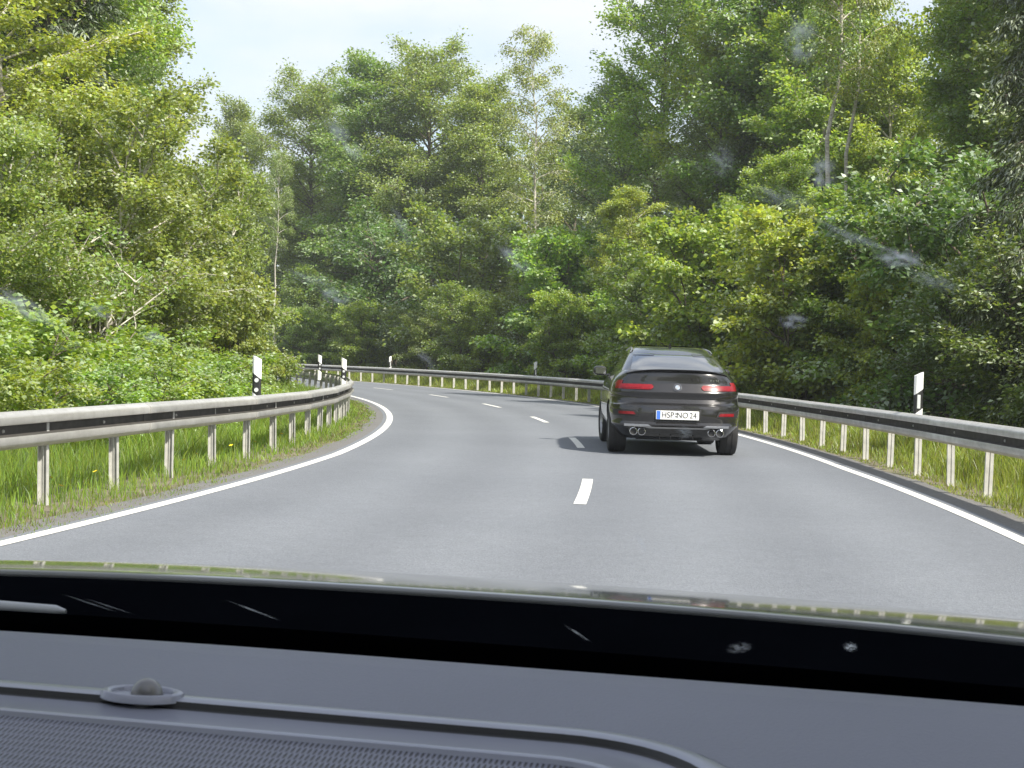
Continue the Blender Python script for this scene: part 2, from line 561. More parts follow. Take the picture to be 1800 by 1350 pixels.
# ------------------------------------------------------------------ delineator posts
def delineator(r, deg, inner, label, top=1.27, base=0.0):
    e = empty('delineator_post', PD(r, deg, base), R(deg))
    tag(e, label, 'delineator', 'delineator posts along the bend')
    # local: face towards the oncoming driver is -y
    w, d = 0.060, 0.052
    pr = [(-w, -d * 0.55), (-w * 0.55, -d), (w * 0.55, -d), (w, -d * 0.55), (w * 0.72, d), (-w * 0.72, d)]
    sl = 0.07 if inner else -0.07
    def prism(name, z0, z1, mat, grow=0.0, s0=0.0, s1=0.0):
        V = [(x * (1 + grow), y * (1 + grow), z0 + s0 * x / w) for x, y in pr] + [(x * (1 + grow), y * (1 + grow), z1 + s1 * x / w) for x, y in pr]
        n = len(pr)
        F = [(j, (j + 1) % n, n + (j + 1) % n, n + j) for j in range(n)] + [tuple(range(n))[::-1], tuple(range(n, 2 * n))]
        me = py_mesh(name, V, F, mat)
        return obj(name, me, e)
    # the black band slopes towards the road
    k = 0.045 * (-1 if inner else 1)
    prism('shaft', 0.50, top - 0.50, M['white_plastic'], 0, 0, k)
    bnd = prism('black_band', top - 0.50, top - 0.24, M['black_plastic'], 0.0, k, k)
    prism('cap', top - 0.24, top, M['white_plastic'], 0.0, k, 0.03 * (-1 if inner else 1))
    if inner:
        for z in (top - 0.30, top - 0.43):
            bm = bmesh.new()
            bmesh.ops.create_cone(bm, cap_ends=True, segments=20, radius1=0.030, radius2=0.027, depth=0.012, matrix=Matrix.Translation((0, -d - 0.004, z)) @ Matrix.Rotation(R(90), 4, 'X'))
            obj('reflector', bm_mesh('reflector', bm, M['reflector'], True), bnd)
    else:
        obj('reflector', bm_mesh('reflector', box_bm(0.044, 0.010, 0.185, (0, -d - 0.003, top - 0.37), 0.004), M['reflector']), bnd)
    return e
delineator(102.55, -2.05, True, 'black and white delineator post with two round reflectors beside the leafy bush')
delineator(102.56, 6.3, True, 'delineator post at the tip of the inner guardrail where the bend hides the road', 1.25)
delineator(102.55, 13.5, True, 'small delineator post behind the posts of the inner guardrail bend', 1.30)
delineator(111.40, -1.9, False, 'white delineator post standing behind the outer guardrail in front of dark shrubs', 1.30)
delineator(111.40, 16.6, False, 'delineator post behind the outer guardrail just ahead of the dark car', 1.25)
delineator(111.40, 26.3, False, 'farthest small delineator post on the outer guardrail', 1.30)
# ------------------------------------------------------------------ vegetation
def unit(a):
    return a / np.maximum(np.linalg.norm(a, axis=-1, keepdims=True), 1e-6)

def leaf_quads(pos, axis, normal, L, W, fold=0.18):
    """one folded quad per leaf"""
    axis = unit(axis)
    side = unit(np.cross(normal, axis))
    nrm = np.cross(axis, side)
    L = L[:, None]; W = W[:, None]
    n = len(pos)
    V = np.empty((n, 4, 3), np.float32)
    V[:, 0] = pos
    V[:, 1] = pos + axis * L * 0.45 + side * W * 0.5 + nrm * W * fold
    V[:, 2] = pos + axis * L
    V[:, 3] = pos + axis * L * 0.45 - side * W * 0.5 + nrm * W * fold
    F = np.arange(n * 4, dtype=np.int32).reshape(n, 4)
    return V.reshape(-1, 3), F

def skeleton(rg, H, base, Rad, prof, n_limb, up0, up1, trunk_r, lean=(0, 0), wob=0.25, n_sub=6, sub_len=0.42, droop=0.15, stems=1, trunk_top=0.95):
    """returns tubes [(path, radii)], anchors (pos, dir)"""
    tubes, A, D = [], [], []
    for st in range(stems):
        if stems > 1:
            az = 2 * PI * st / stems + rg.uniform(-0.5, 0.5)
            off = np.array([math.cos(az), math.sin(az), 0]) * rg.uniform(0.05, 0.25)
            ln = np.array([math.cos(az), math.sin(az), 0]) * Rad * rg.uniform(0.15, 0.5)
            Hs = H * rg.uniform(0.75, 1.0)
        else:
            off = np.zeros(3); ln = np.array([lean[0], lean[1], 0.0]); Hs = H
        n = 9
        tp = []
        w = np.zeros(3)
        for i in range(n):
            t = i / (n - 1)
            if 0 < i: w = w + np.array([rg.normal(), rg.normal(), 0]) * wob * H / 80
            tp.append(off + ln * t ** 1.3 + w + np.array([0, 0, t * Hs * trunk_top - (0.3 if i == 0 else 0)]))
        tp = np.array(tp)
        tr = trunk_r * (1 - 0.88 * np.linspace(0, 1, n) ** 0.9) / (1 if stems == 1 else 1.4)
        tr[0] *= 1.25
        tubes.append((tp, tr, 8))
        nl = max(3, n_limb // stems)
        ga = rg.uniform(0, 6)
        for i in range(nl):
            h = base + (0.985 - base) * ((i + rg.uniform(0, 1)) / nl)
            fi = min(h / trunk_top, 0.999) * (n - 1)
            i0 = int(fi); fr = fi - i0
            p0 = tp[i0] * (1 - fr) + tp[min(i0 + 1, n - 1)] * fr
            ga += 2.4 + rg.uniform(-0.5, 0.5)
            length = Rad * prof((h - base) / (1 - base)) * rg.uniform(0.55, 1.12) / (1 if stems == 1 else 1.25)
            el = up0 + (up1 - up0) * (h - base) / (1 - base) + rg.normal() * 0.12
            d = np.array([math.cos(ga) * math.cos(el), math.sin(ga) * math.cos(el), math.sin(el)])
            m = 6
            path = [p0]
            bend = rg.normal(size=3) * 0.12
            for k in range(1, m):
                t = k / (m - 1)
                dd = d + bend * t + np.array([0, 0, -droop * t * 1.3])
                path.append(path[-1] + unit(dd) * length / (m - 1))
            path = np.array(path)
            r0 = min(0.55 * trunk_r, 0.012 * length + 0.012)
            tubes.append((path, r0 * np.linspace(1, 0.2, m), 5))
            ns = max(2, int(n_sub * (0.4 + length / Rad)))
            for s in range(ns):
                t = rg.uniform(0.25, 1.0)
                fi2 = t * (m - 1); j = min(int(fi2), m - 2); f2 = fi2 - j
                q = path[j] * (1 - f2) + path[j + 1] * f2
                ax = unit(path[j + 1] - path[j])
                sd = unit(np.cross(ax, [0, 0, 1.0])) * (1 if s % 2 else -1)
                bd = unit(ax * rg.uniform(0.4, 1.0) + sd * rg.uniform(0.3, 1.0) + np.array([0, 0, rg.uniform(-0.25, 0.3) - droop * 0.6]))
                sl = length * sub_len * (1.15 - 0.6 * t) * rg.uniform(0.6, 1.2)
                e = q + bd * sl + np.array([0, 0, -droop * sl * 0.4])
                mid = (q + e) / 2 + np.array([0, 0, sl * 0.05])
                tubes.append((np.array([q, mid, e]), np.array([0.4, 0.25, 0.1]) * r0, 3))
                cnt = max(2, int(sl / 0.28))
                for c in range(cnt):
                    u = (c + rg.uniform(0.2, 1)) / cnt
                    A.append(q * (1 - u) + e * u); D.append(bd)
            A.append(path[-1]); D.append(unit(path[-1] - path[-2]))
            A.append(path[-2]); D.append(unit(path[-1] - path[-2]))
    return tubes, np.array(A), np.array(D)

def tubes_mesh(name, tubes, mat):
    Vs, Fs, o = [], [], 0
    for path, rad_, sides in tubes:
        path = np.asarray(path); n = len(path)
        d = np.empty_like(path)
        d[1:-1] = path[2:] - path[:-2]; d[0] = path[1] - path[0]; d[-1] = path[-1] - path[-2]
        d = unit(d)
        ref = np.array([0.0, 0.0, 1.0]) if abs(d[0][2]) < 0.8 else np.array([1.0, 0.0, 0.0])
        a = unit(np.cross(d, ref)); b_ = np.cross(d, a)
        t = 2 * PI * np.arange(sides) / sides
        ring = path[:, None, :] + (a[:, None, :] * np.cos(t)[None, :, None] + b_[:, None, :] * np.sin(t)[None, :, None]) * np.asarray(rad_)[:, None, None]
        Vs.append(ring.reshape(-1, 3))
        i = np.arange(n - 1)[:, None]; j = np.arange(sides)[None, :]; k = (j + 1) % sides
        Fs.append(np.stack([i * sides + j, i * sides + k, (i + 1) * sides + k, (i + 1) * sides + j], -1).reshape(-1, 4) + o)
        o += n * sides
    return np_mesh(name, np.concatenate(Vs), np.concatenate(Fs), mat, smooth=True)

def sprays(rg, A, D, n_leaves, leaf, spread, flat=0.35, tilt=0.5, droop=0.2, wl=0.62):
    """leaves clustered round anchors, lying in sprays"""
    k = max(1, n_leaves // len(A))
    idx = np.repeat(np.arange(len(A)), k)
    n = len(idx)
    a, d = A[idx], D[idx]
    s = unit(np.cross(d, np.array([0, 0, 1.0])) + 1e-4)
    u = np.cross(s, d)
    clus = rg.uniform(0.6, 1.3, len(A))[idx]
    al = rg.uniform(-0.5, 1.0, n) * spread * clus
    la = rg.normal(size=n) * 0.5 * spread * clus
    ve = rg.normal(size=n) * flat * 0.5 * spread * clus
    pos = a + d * al[:, None] + s * la[:, None] + u * ve[:, None]
    pos[:, 2] -= droop * (np.abs(la) + np.maximum(al, 0)) * 0.7
    axis = d * rg.uniform(0.2, 1.0, n)[:, None] + s * (np.sign(la) * rg.uniform(0.2, 1.0, n))[:, None] + rg.normal(size=(n, 3)) * 0.35
    axis[:, 2] -= droop
    # spray normal leans outwards so that fronts catch the light
    nb = np.array([0, 0, 1.0])[None, :] + rg.normal(size=(len(A), 3))[idx] * tilt * 0.6 + rg.normal(size=(n, 3)) * tilt
    sz = leaf * rg.uniform(0.65, 1.3, n)
    return leaf_quads(pos, axis, nb, sz, sz * wl)

class Kind:
    pass
def make_kind(seed, sk, lf, leafm, barkm):
    rg = np.random.default_rng(seed)
    tubes, A, D = skeleton(rg, **sk)
    k = Kind()
    k.trunk = tubes_mesh('trunk', tubes, M[barkm])
    V, F = sprays(rg, A, D, **lf)
    V[:, 2] = np.maximum(V[:, 2], 0.04)
    k.crown = np_mesh('crown', V, F, M[leafm])
    k.H = sk['H']
    return k

p_round = lambda t: 0.45 + 0.75 * math.sin(PI * min(1, max(0.0, 0.10 + 0.86 * t))) ** 0.8 - 0.15
p_oval = lambda t: max(0.22, math.sin(PI * (0.16 + 0.80 * t)) ** 0.7)
p_cone = lambda t: max(0.06, 1.0 - 0.94 * t)
p_broad = lambda t: 0.7 + 0.35 * math.sin(PI * t) if t < 0.7 else max(0.3, 1.0 - (t - 0.7) * 2.0)
p_bush = lambda t: max(0.3, (1 - t * t * 0.75))

K = {}
K['beech'] = make_kind(1, dict(H=20, base=0.07, Rad=5.0, prof=p_broad, n_limb=92, up0=0.15, up1=1.1, trunk_r=0.26, n_sub=9, droop=0.20, wob=0.6),
                       dict(n_leaves=95000, leaf=0.17, spread=0.80, flat=0.45, tilt=0.62, droop=0.30), 'leaf_beech', 'bark')
K['beech2'] = make_kind(2, dict(H=19, base=0.12, Rad=4.2, prof=p_oval, n_limb=76, up0=0.2, up1=1.1, trunk_r=0.22, n_sub=9, droop=0.18, wob=0.7),
                        dict(n_leaves=75000, leaf=0.17, spread=0.72, flat=0.45, tilt=0.62, droop=0.28), 'leaf_beech', 'bark')
K['ash'] = make_kind(3, dict(H=19, base=0.16, Rad=4.2, prof=p_oval, n_limb=56, up0=0.35, up1=1.15, trunk_r=0.22, n_sub=8, droop=0.08, wob=0.6),
                     dict(n_leaves=60000, leaf=0.15, spread=0.58, flat=0.6, tilt=0.9, droop=0.2), 'leaf_maple', 'bark')
K['willow'] = make_kind(4, dict(H=15, base=0.10, Rad=3.8, prof=p_oval, n_limb=56, up0=0.3, up1=1.1, trunk_r=0.2, n_sub=8, droop=0.15, wob=0.8),
                        dict(n_leaves=52000, leaf=0.14, spread=0.58, flat=0.7, tilt=0.9, droop=0.2, wl=0.45), 'leaf_pale', 'bark')
K['birch'] = make_kind(5, dict(H=19, base=0.36, Rad=2.3, prof=p_oval, n_limb=46, up0=0.6, up1=1.1, trunk_r=0.13, n_sub=6, droop=0.45, wob=0.6),
                       dict(n_leaves=17000, leaf=0.12, spread=0.5, flat=0.7, tilt=0.8, droop=0.6), 'leaf_birch', 'bark_pale')
K['pole_birch'] = make_kind(25, dict(H=19, base=0.56, Rad=2.2, prof=p_oval, n_limb=34, up0=0.6, up1=1.1, trunk_r=0.15, n_sub=6, droop=0.4, wob=0.9),
                            dict(n_leaves=12000, leaf=0.12, spread=0.5, flat=0.7, tilt=0.8, droop=0.6), 'leaf_birch', 'bark_pale')
K['stems'] = make_kind(26, dict(H=3.4, base=0.35, Rad=1.5, prof=p_oval, n_limb=9, up0=0.5, up1=1.0, trunk_r=0.045, n_sub=4, droop=0.1, stems=3, wob=2.2),
                       dict(n_leaves=900, leaf=0.085, spread=0.3, flat=0.6, tilt=0.75, droop=0.25, wl=0.75), 'leaf_birch', 'bark_pale')
K['maple'] = make_kind(6, dict(H=15, base=0.12, Rad=3.6, prof=p_round, n_limb=46, up0=0.3, up1=1.1, trunk_r=0.17, n_sub=8, droop=0.12, wob=0.8),
                       dict(n_leaves=56000, leaf=0.145, spread=0.55, flat=0.4, tilt=0.55, droop=0.25, wl=0.8), 'leaf_maple', 'bark_pale')
K['spruce'] = make_kind(7, dict(H=17, base=0.04, Rad=3.0, prof=p_cone, n_limb=120, up0=-0.15, up1=0.5, trunk_r=0.2, n_sub=9, droop=0.30, wob=0.1, sub_len=0.35),
                        dict(n_leaves=48000, leaf=0.22, spread=0.42, flat=0.4, tilt=0.6, droop=0.6, wl=0.22), 'needle', 'bark')
K['dark'] = make_kind(8, dict(H=14, base=0.05, Rad=3.4, prof=p_oval, n_limb=60, up0=0.1, up1=1.1, trunk_r=0.2, n_sub=8, droop=0.15, wob=0.6),
                      dict(n_leaves=52000, leaf=0.15, spread=0.6, flat=0.5, tilt=0.8, droop=0.2), 'leaf_dark', 'bark')
K['shrub'] = make_kind(9, dict(H=4.6, base=0.10, Rad=2.3, prof=p_bush, n_limb=50, up0=0.15, up1=1.1, trunk_r=0.06, n_sub=7, droop=0.15, stems=5, wob=1.0),
                       dict(n_leaves=26000, leaf=0.105, spread=0.36, flat=0.45, tilt=0.65, droop=0.25, wl=0.7), 'leaf_beech', 'bark')
K['shrub2'] = make_kind(10, dict(H=5.0, base=0.08, Rad=2.2, prof=p_bush, n_limb=44, up0=0.25, up1=1.2, trunk_r=0.06, n_sub=7, droop=0.12, stems=4, wob=1.0),
                        dict(n_leaves=30000, leaf=0.112, spread=0.38, flat=0.4, tilt=0.6, droop=0.3, wl=0.85), 'leaf_maple', 'bark')
K['shrub3'] = make_kind(12, dict(H=4.2, base=0.06, Rad=2.4, prof=p_bush, n_limb=50, up0=0.1, up1=1.0, trunk_r=0.06, n_sub=7, droop=0.2, stems=5, wob=1.0),
                        dict(n_leaves=26000, leaf=0.105, spread=0.38, flat=0.5, tilt=0.7, droop=0.25, wl=0.6), 'leaf_dark', 'bark')
K['bush'] = make_kind(13, dict(H=6.6, base=0.05, Rad=3.7, prof=p_bush, n_limb=110, up0=0.15, up1=1.15, trunk_r=0.075, n_sub=8, droop=0.15, stems=7, wob=1.4),
                      dict(n_leaves=85000, leaf=0.088, spread=0.33, flat=0.6, tilt=0.75, droop=0.25, wl=0.75), 'leaf_birch', 'bark_pale')
K['roadtree'] = make_kind(14, dict(H=15, base=0.08, Rad=3.5, prof=p_oval, n_limb=76, up0=0.2, up1=1.1, trunk_r=0.16, n_sub=9, droop=0.12, wob=0.8),
                          dict(n_leaves=86000, leaf=0.105, spread=0.42, flat=0.45, tilt=0.5, droop=0.3, wl=0.75), 'leaf_maple', 'bark_pale')
K['bramble'] = make_kind(15, dict(H=1.5, base=0.03, Rad=1.35, prof=p_bush, n_limb=40, up0=0.15, up1=1.0, trunk_r=0.02, n_sub=5, droop=0.35, stems=6, wob=2.0),
                         dict(n_leaves=13000, leaf=0.068, spread=0.22, flat=0.4, tilt=0.45, droop=0.25, wl=0.75), 'leaf_maple', 'bark')

def gz(x, y):
    return ground_z(math.hypot(x - CC[0], y - CC[1])) - 0.02

def plant(kind, name, cat, x, y, h, label, rz=None, group=None, wide=1.0, mat=None, tilt=(0, 0)):
    k = K[kind]
    s = h / k.H
    e = empty(name, (x, y, gz(x, y)), random.uniform(0, 6.28) if rz is None else rz)
    e.rotation_euler.x, e.rotation_euler.y = tilt
    e.scale = (s * wide, s * wide, s)
    tag(e, label, cat, group)
    obj('trunk' if cat == 'tree' else 'stem', k.trunk, e)
    c = obj('crown' if cat == 'tree' else 'foliage', k.crown, e)
    if mat:
        c.material_slots[0].link = 'OBJECT'
        c.material_slots[0].material = M[mat]
    return e

def at(px, D):
    """ground point at distance D seen near picture column px"""
    return (px - 900) / 2600.0 * D, D

ORD = ['first', 'second', 'third', 'fourth', 'fifth', 'sixth', 'seventh', 'eighth', 'ninth', 'tenth', 'eleventh', 'twelfth', 'thirteenth', 'fourteenth',
       'fifteenth', 'sixteenth', 'seventeenth', 'eighteenth', 'nineteenth', 'twentieth', 'twenty-first', 'twenty-second', 'twenty-third', 'twenty-fourth', 'twenty-fifth',
       'twenty-sixth', 'twenty-seventh', 'twenty-eighth', 'twenty-ninth', 'thirtieth', 'thirty-first', 'thirty-second', 'thirty-third', 'thirty-fourth', 'thirty-fifth']

# --- inner side of the bend
plant('bush', 'leafy_bush', 'bush', *at(195, 29.5), 6.2, 'big rounded birch bush with pale stems behind the inner guardrail', rz=0.4)
plant('bush', 'leafy_bush', 'bush', *at(-60, 24.5), 5.0, 'tall birch bush cut by the picture edge above the inner guardrail', rz=2.2)
plant('bush', 'leafy_bush', 'bush', *at(330, 38), 6.4, 'birch bush between the tall wood and the inner bend, behind the biggest bush', rz=4.0, wide=0.85)
plant('shrub2', 'leafy_bush', 'bush', *at(415, 33), 3.3, 'low bright bush beside the black and white delineator post', wide=0.8, mat='leaf_birch')
plant('roadtree', 'broadleaf_tree', 'tree', *at(85, 38), 16.5, 'tall bright leafy tree rising straight behind the big birch bush', rz=1.0, wide=0.85)
plant('roadtree', 'broadleaf_tree', 'tree', *at(-30, 31), 13.5, 'bright maple tree filling the upper corner above the inner guardrail', rz=3.3)
plant('spruce', 'spruce_tree', 'tree', *at(75, 35.5), 17.5, 'dark drooping spruce between the two bright trees inside the bend', rz=0.3)
plant('dark', 'broadleaf_tree', 'tree', *at(60, 47), 17, 'dark tree standing behind the spruce inside the bend', rz=1.3)
plant('dark', 'broadleaf_tree', 'tree', *at(190, 50), 12, 'dark tree half hidden behind the birch bushes inside the bend', rz=2.9, wide=0.8)
plant('beech2', 'beech_tree', 'tree', *at(180, 62), 17, 'beech deep inside the bend behind the tall bright tree', rz=0.9)
plant('stems', 'birch_sapling', 'tree', *at(95, 24.8), 3.6, 'sapling of bare pale stems leaning in front of the big birch bush', rz=0.8, tilt=(0, R(14)))
plant('stems', 'birch_sapling', 'tree', *at(250, 25.6), 3.0, 'thin grey stems in the dark hollow under the big birch bush', rz=2.8, tilt=(0, R(10)))
bl = [(40, 17.5, 1.15), (150, 18.8, 1.1), (255, 20.5, 1.2), (330, 23.0, 1.15), (120, 23.5, 1.7), (0, 21.5, 1.9), (245, 26.0, 1.6), (385, 27.5, 1.3), (-70, 18.2, 1.4), (420, 31.0, 1.15)]
bln = ['bramble clump low behind the inner guardrail, first along it', 'bramble clump low behind the inner guardrail, second along it', 'bramble clump low behind the inner guardrail, third along it',
       'bramble clump low behind the inner guardrail, fourth along it', 'higher bramble mound under the pale birch stems', 'high bramble mound at the picture edge under the birch bush',
       'bramble mound under the middle of the big birch bush', 'bramble clump low behind the inner guardrail, fifth along it', 'bramble clump at the picture edge behind the inner guardrail',
       'small bramble clump at the foot of the low bright bush']
for (px, D, h), lb in zip(bl, bln):
    plant('bramble', 'bramble_bush', 'bush', *at(px, D), h, lb, group='brambles behind the inner guardrail', wide=1.15)

# --- outer side: hedge of shrubs right behind the guardrail
hedge = []
kinds = ['shrub', 'shrub2', 'shrub3', 'shrub2', 'shrub', 'shrub', 'shrub3', 'shrub2']
hr = np.random.default_rng(4)
d = -5.5
i = 0
while d < 47:
    r_ = 115.0 + hr.uniform(-0.5, 1.6)
    p = PD(r_, d)
    kd = kinds[i % len(kinds)]
    h = hr.uniform(3.6, 5.0)
    if d < 4: kd = ['shrub3', 'shrub', 'shrub3'][i % 3]; h = hr.uniform(3.2, 4.0)
    if 6 < d < 20: h *= 1.08; kd = ['shrub2', 'shrub', 'shrub2', 'shrub2'][i % 4]
    hedge.append((p.x, p.y, h, kd))
    d += hr.uniform(1.35, 1.9) * (1.0 if d < 25 else 1.15)
    i += 1
look = {'shrub': 'mid green', 'shrub2': 'bright broad-leaved', 'shrub3': 'dark green'}
for i, (x, y, h, kd) in enumerate(hedge):
    lb = '%s shrub in the hedge behind the outer guardrail, %s from the near end' % (look[kd], ORD[i])
    plant(kd, 'hedge_shrub', 'shrub', x, y, h, lb, group='hedge behind the outer guardrail', wide=random.uniform(0.85, 1.1))

# second line of taller young shrubs/trees above the hedge
mid = [(1240, 44, 6.3, 'shrub2', 'tall young maple with bright leaves just above the dark car'), (1410, 38, 5.6, 'shrub2', 'bright young maple above the hedge between car and white post'),
       (1110, 58, 7.6, 'maple', 'slim pale young tree above the hedge over the car roof'), (1560, 36, 5.6, 'shrub', 'bushy young tree above the white delineator post'),
       (1700, 33, 6.2, 'shrub3', 'dark bushy young tree near the picture edge above the outer guardrail'), (980, 66, 7.6, 'shrub2', 'young maple above the hedge in the middle of the bend'),
       (820, 80, 9.0, 'shrub', 'wide young tree with hanging sprays over the far hedge'), (700, 88, 9.5, 'shrub3', 'dark round young tree under the tall beech over the far hedge'),
       (560, 98, 6.5, 'shrub', 'low round young tree at the far end of the hedge'), (1330, 52, 8.2, 'maple', 'slender young maple behind the hedge, over the right of the car')]
for px, D, h, kd, lb in mid:
    x, y = at(px, D)
    plant(kd, 'young_tree', 'tree', x, y, h, lb)

# tall trees of the wood
tall = [
    (405, 112, 19.0, 'beech2', 'slim beech at the far end of the wood against the sky', 0.85),
    (482, 92, 14.0, 'pole_birch', 'thin pale bare trunk leaning out of the dark wood edge', 0.7),
    (555, 106, 19.8, 'beech', 'broad beech at the far side of the sky-lined group, next to the slim one', 1.0),
    (650, 100, 20.2, 'beech2', 'upright beech in the middle of the sky-lined group', 1.1),
    (730, 98, 20.6, 'beech', 'tallest broad beech in the middle of the wood against the sky', 1.05),
    (835, 94, 18.0, 'beech2', 'beech sloping down from the tallest beech to the slim birch', 1.05),
    (940, 84, 20.0, 'birch', 'slim loose birch standing free against the sky in the gap of the wood', 1.0),
    (1010, 88, 15.5, 'dark', 'dark tree in the gap beside the slim birch', 0.9),
    (1100, 74, 14.5, 'willow', 'grey green willow over the hedge beside the sky gap', 1.0),
    (1155, 70, 20.5, 'ash', 'tall light green ash that borders the sky gap', 1.0),
    (1240, 62, 13.0, 'willow', 'pale green willow straight above the dark car', 1.0),
    (1320, 64, 21.0, 'ash', 'tall ash above the dark car, reaching the top of the picture', 1.0),
    (1370, 60, 20.0, 'beech2', 'tall beech with hanging sprays over the hedge, next to the pale twin trunks', 1.0),
    (1466, 44, 17.0, 'pole_birch', 'birch with tall pale twin trunks over the white delineator post', 0.9),
    (1488, 44.6, 16.0, 'pole_birch', 'second thin birch close beside the pale twin trunks', 0.8),
    (1440, 56, 15.5, 'maple', 'bright maple with layered leaves around the birch trunks', 0.95),
    (1560, 55, 13.0, 'maple', 'maple under the bright sky hole near the birches', 0.9),
    (1660, 46, 13.5, 'maple', 'bright loose maple with dark trunk near the picture edge', 0.95),
    (1662, 43, 14.0, 'pole_birch', 'single pale birch trunk near the picture edge over the dark shrubs', 0.9),
    (1740, 41, 13.0, 'beech2', 'beech with forked dark trunk at the picture edge', 1.0),
    (1835, 28.5, 12.5, 'spruce', 'dark spruce cut by the picture edge beside the near hedge', 0.9),
    (1830, 38, 15, 'dark', 'dark tree behind the spruce at the picture edge', 0.9),
]
for px, D, h, kd, lb, wd in tall:
    x, y = at(px, D)
    plant(kd, 'birch_tree' if kd == 'pole_birch' else kd + '_tree' if kd in ('beech', 'birch', 'willow', 'ash', 'maple', 'spruce') else ('beech_tree' if kd == 'beech2' else 'broadleaf_tree'), 'tree', x, y, h, lb,
          wide=wd, tilt=(R(random.uniform(-2, 2)), R(random.uniform(-2, 2))))
# unseen trees beside the near road; the beech is added to shade the dashboard
for (x, y, h, kd, lb) in [(8.8, -2.5, 11, 'ash', 'ash just behind the viewer outside the picture'), (-11, -6, 14, 'roadtree', 'leafy tree behind the viewer inside the bend'),
                          (19, 9.0, 12, 'dark', 'dark tree off the road beyond the picture edge'), (7.4, -8.0, 17, 'beech2', 'unseen beech added behind the viewer to shade the dashboard')]:
    plant(kd, 'roadside_tree', 'tree', x, y, h, lb)

# the deep wood behind the front trees reads as one mass
def wood_mass():
    rg = np.random.default_rng(77)
    pos, ax, nr = [], [], []
    spots = []
    for dg in np.arange(4, 60, 1.6):
        for rr in (134, 141, 150):
            spots.append((rr + rg.uniform(-2.5, 2.5), dg + rg.uniform(-0.6, 0.6), 1))
    for dg in np.arange(8, 60, 3.2):
        for rr in (86, 80, 73):
            spots.append((rr + rg.uniform(-2.5, 2.5), dg + rg.uniform(-1, 1), -1))
    Vt, Vl = [], []
    tubes = []
    for rr, dg, sd in spots:
        p = PD(rr, dg)
        px = 900 + 2600 * p.x / max(p.y, 1)
        lim = 1.35 + (631 - np.interp(px, [0, 320, 400, 520, 700, 860, 1010, 1080, 1500, 1580, 1640], [-100, 330, 330, 260, 220, 270, 300, 120, 60, 240, 120])) / 2600 * p.y
        h = min(18.0, lim) * rg.uniform(0.80, 1.0)
        z0 = ground_z(rr)
        nl = 1050
        t = rg.uniform(0.02, 1, nl)
        rad_ = 3.2 * np.sqrt(np.maximum(0.08, np.sin(PI * (0.15 + 0.8 * t)))) * rg.uniform(0.35, 1.05, nl)
        # clumped
        a = rg.uniform(0, 2 * PI, nl)
        cl = 1 + 0.35 * np.sin(5 * a + 9 * t + rg.uniform(0, 6))
        pos.append(np.stack([p.x + np.cos(a) * rad_ * cl, p.y + np.sin(a) * rad_ * cl, z0 + t * h], -1))
        tubes.append((np.array([[p.x, p.y, z0 - 0.3], [p.x + rg.normal() * 0.3, p.y + rg.normal() * 0.3, z0 + h * 0.5], [p.x, p.y, z0 + h * 0.9]]), np.array([0.18, 0.13, 0.04]), 5))
    pos = np.concatenate(pos)
    n = len(pos)
    axis = rg.normal(size=(n, 3)); axis[:, 2] -= 0.4
    nb = np.array([0, 0, 1.0]) + rg.normal(size=(n, 3)) * 0.5
    sz = rg.uniform(0.34, 0.62, n)
    V, F = leaf_quads(pos, axis, nb, sz, sz * 0.7)
    o = tag(obj('deep_wood', np_mesh('deep_wood', V, F, M['leaf_dark'])), 'dark mass of wood behind the front row of trees', 'wood', kind='stuff')
    t = obj('trunks', tubes_mesh('trunks', tubes, M['bark']), o)
    t['kind'] = 'stuff'
wood_mass()

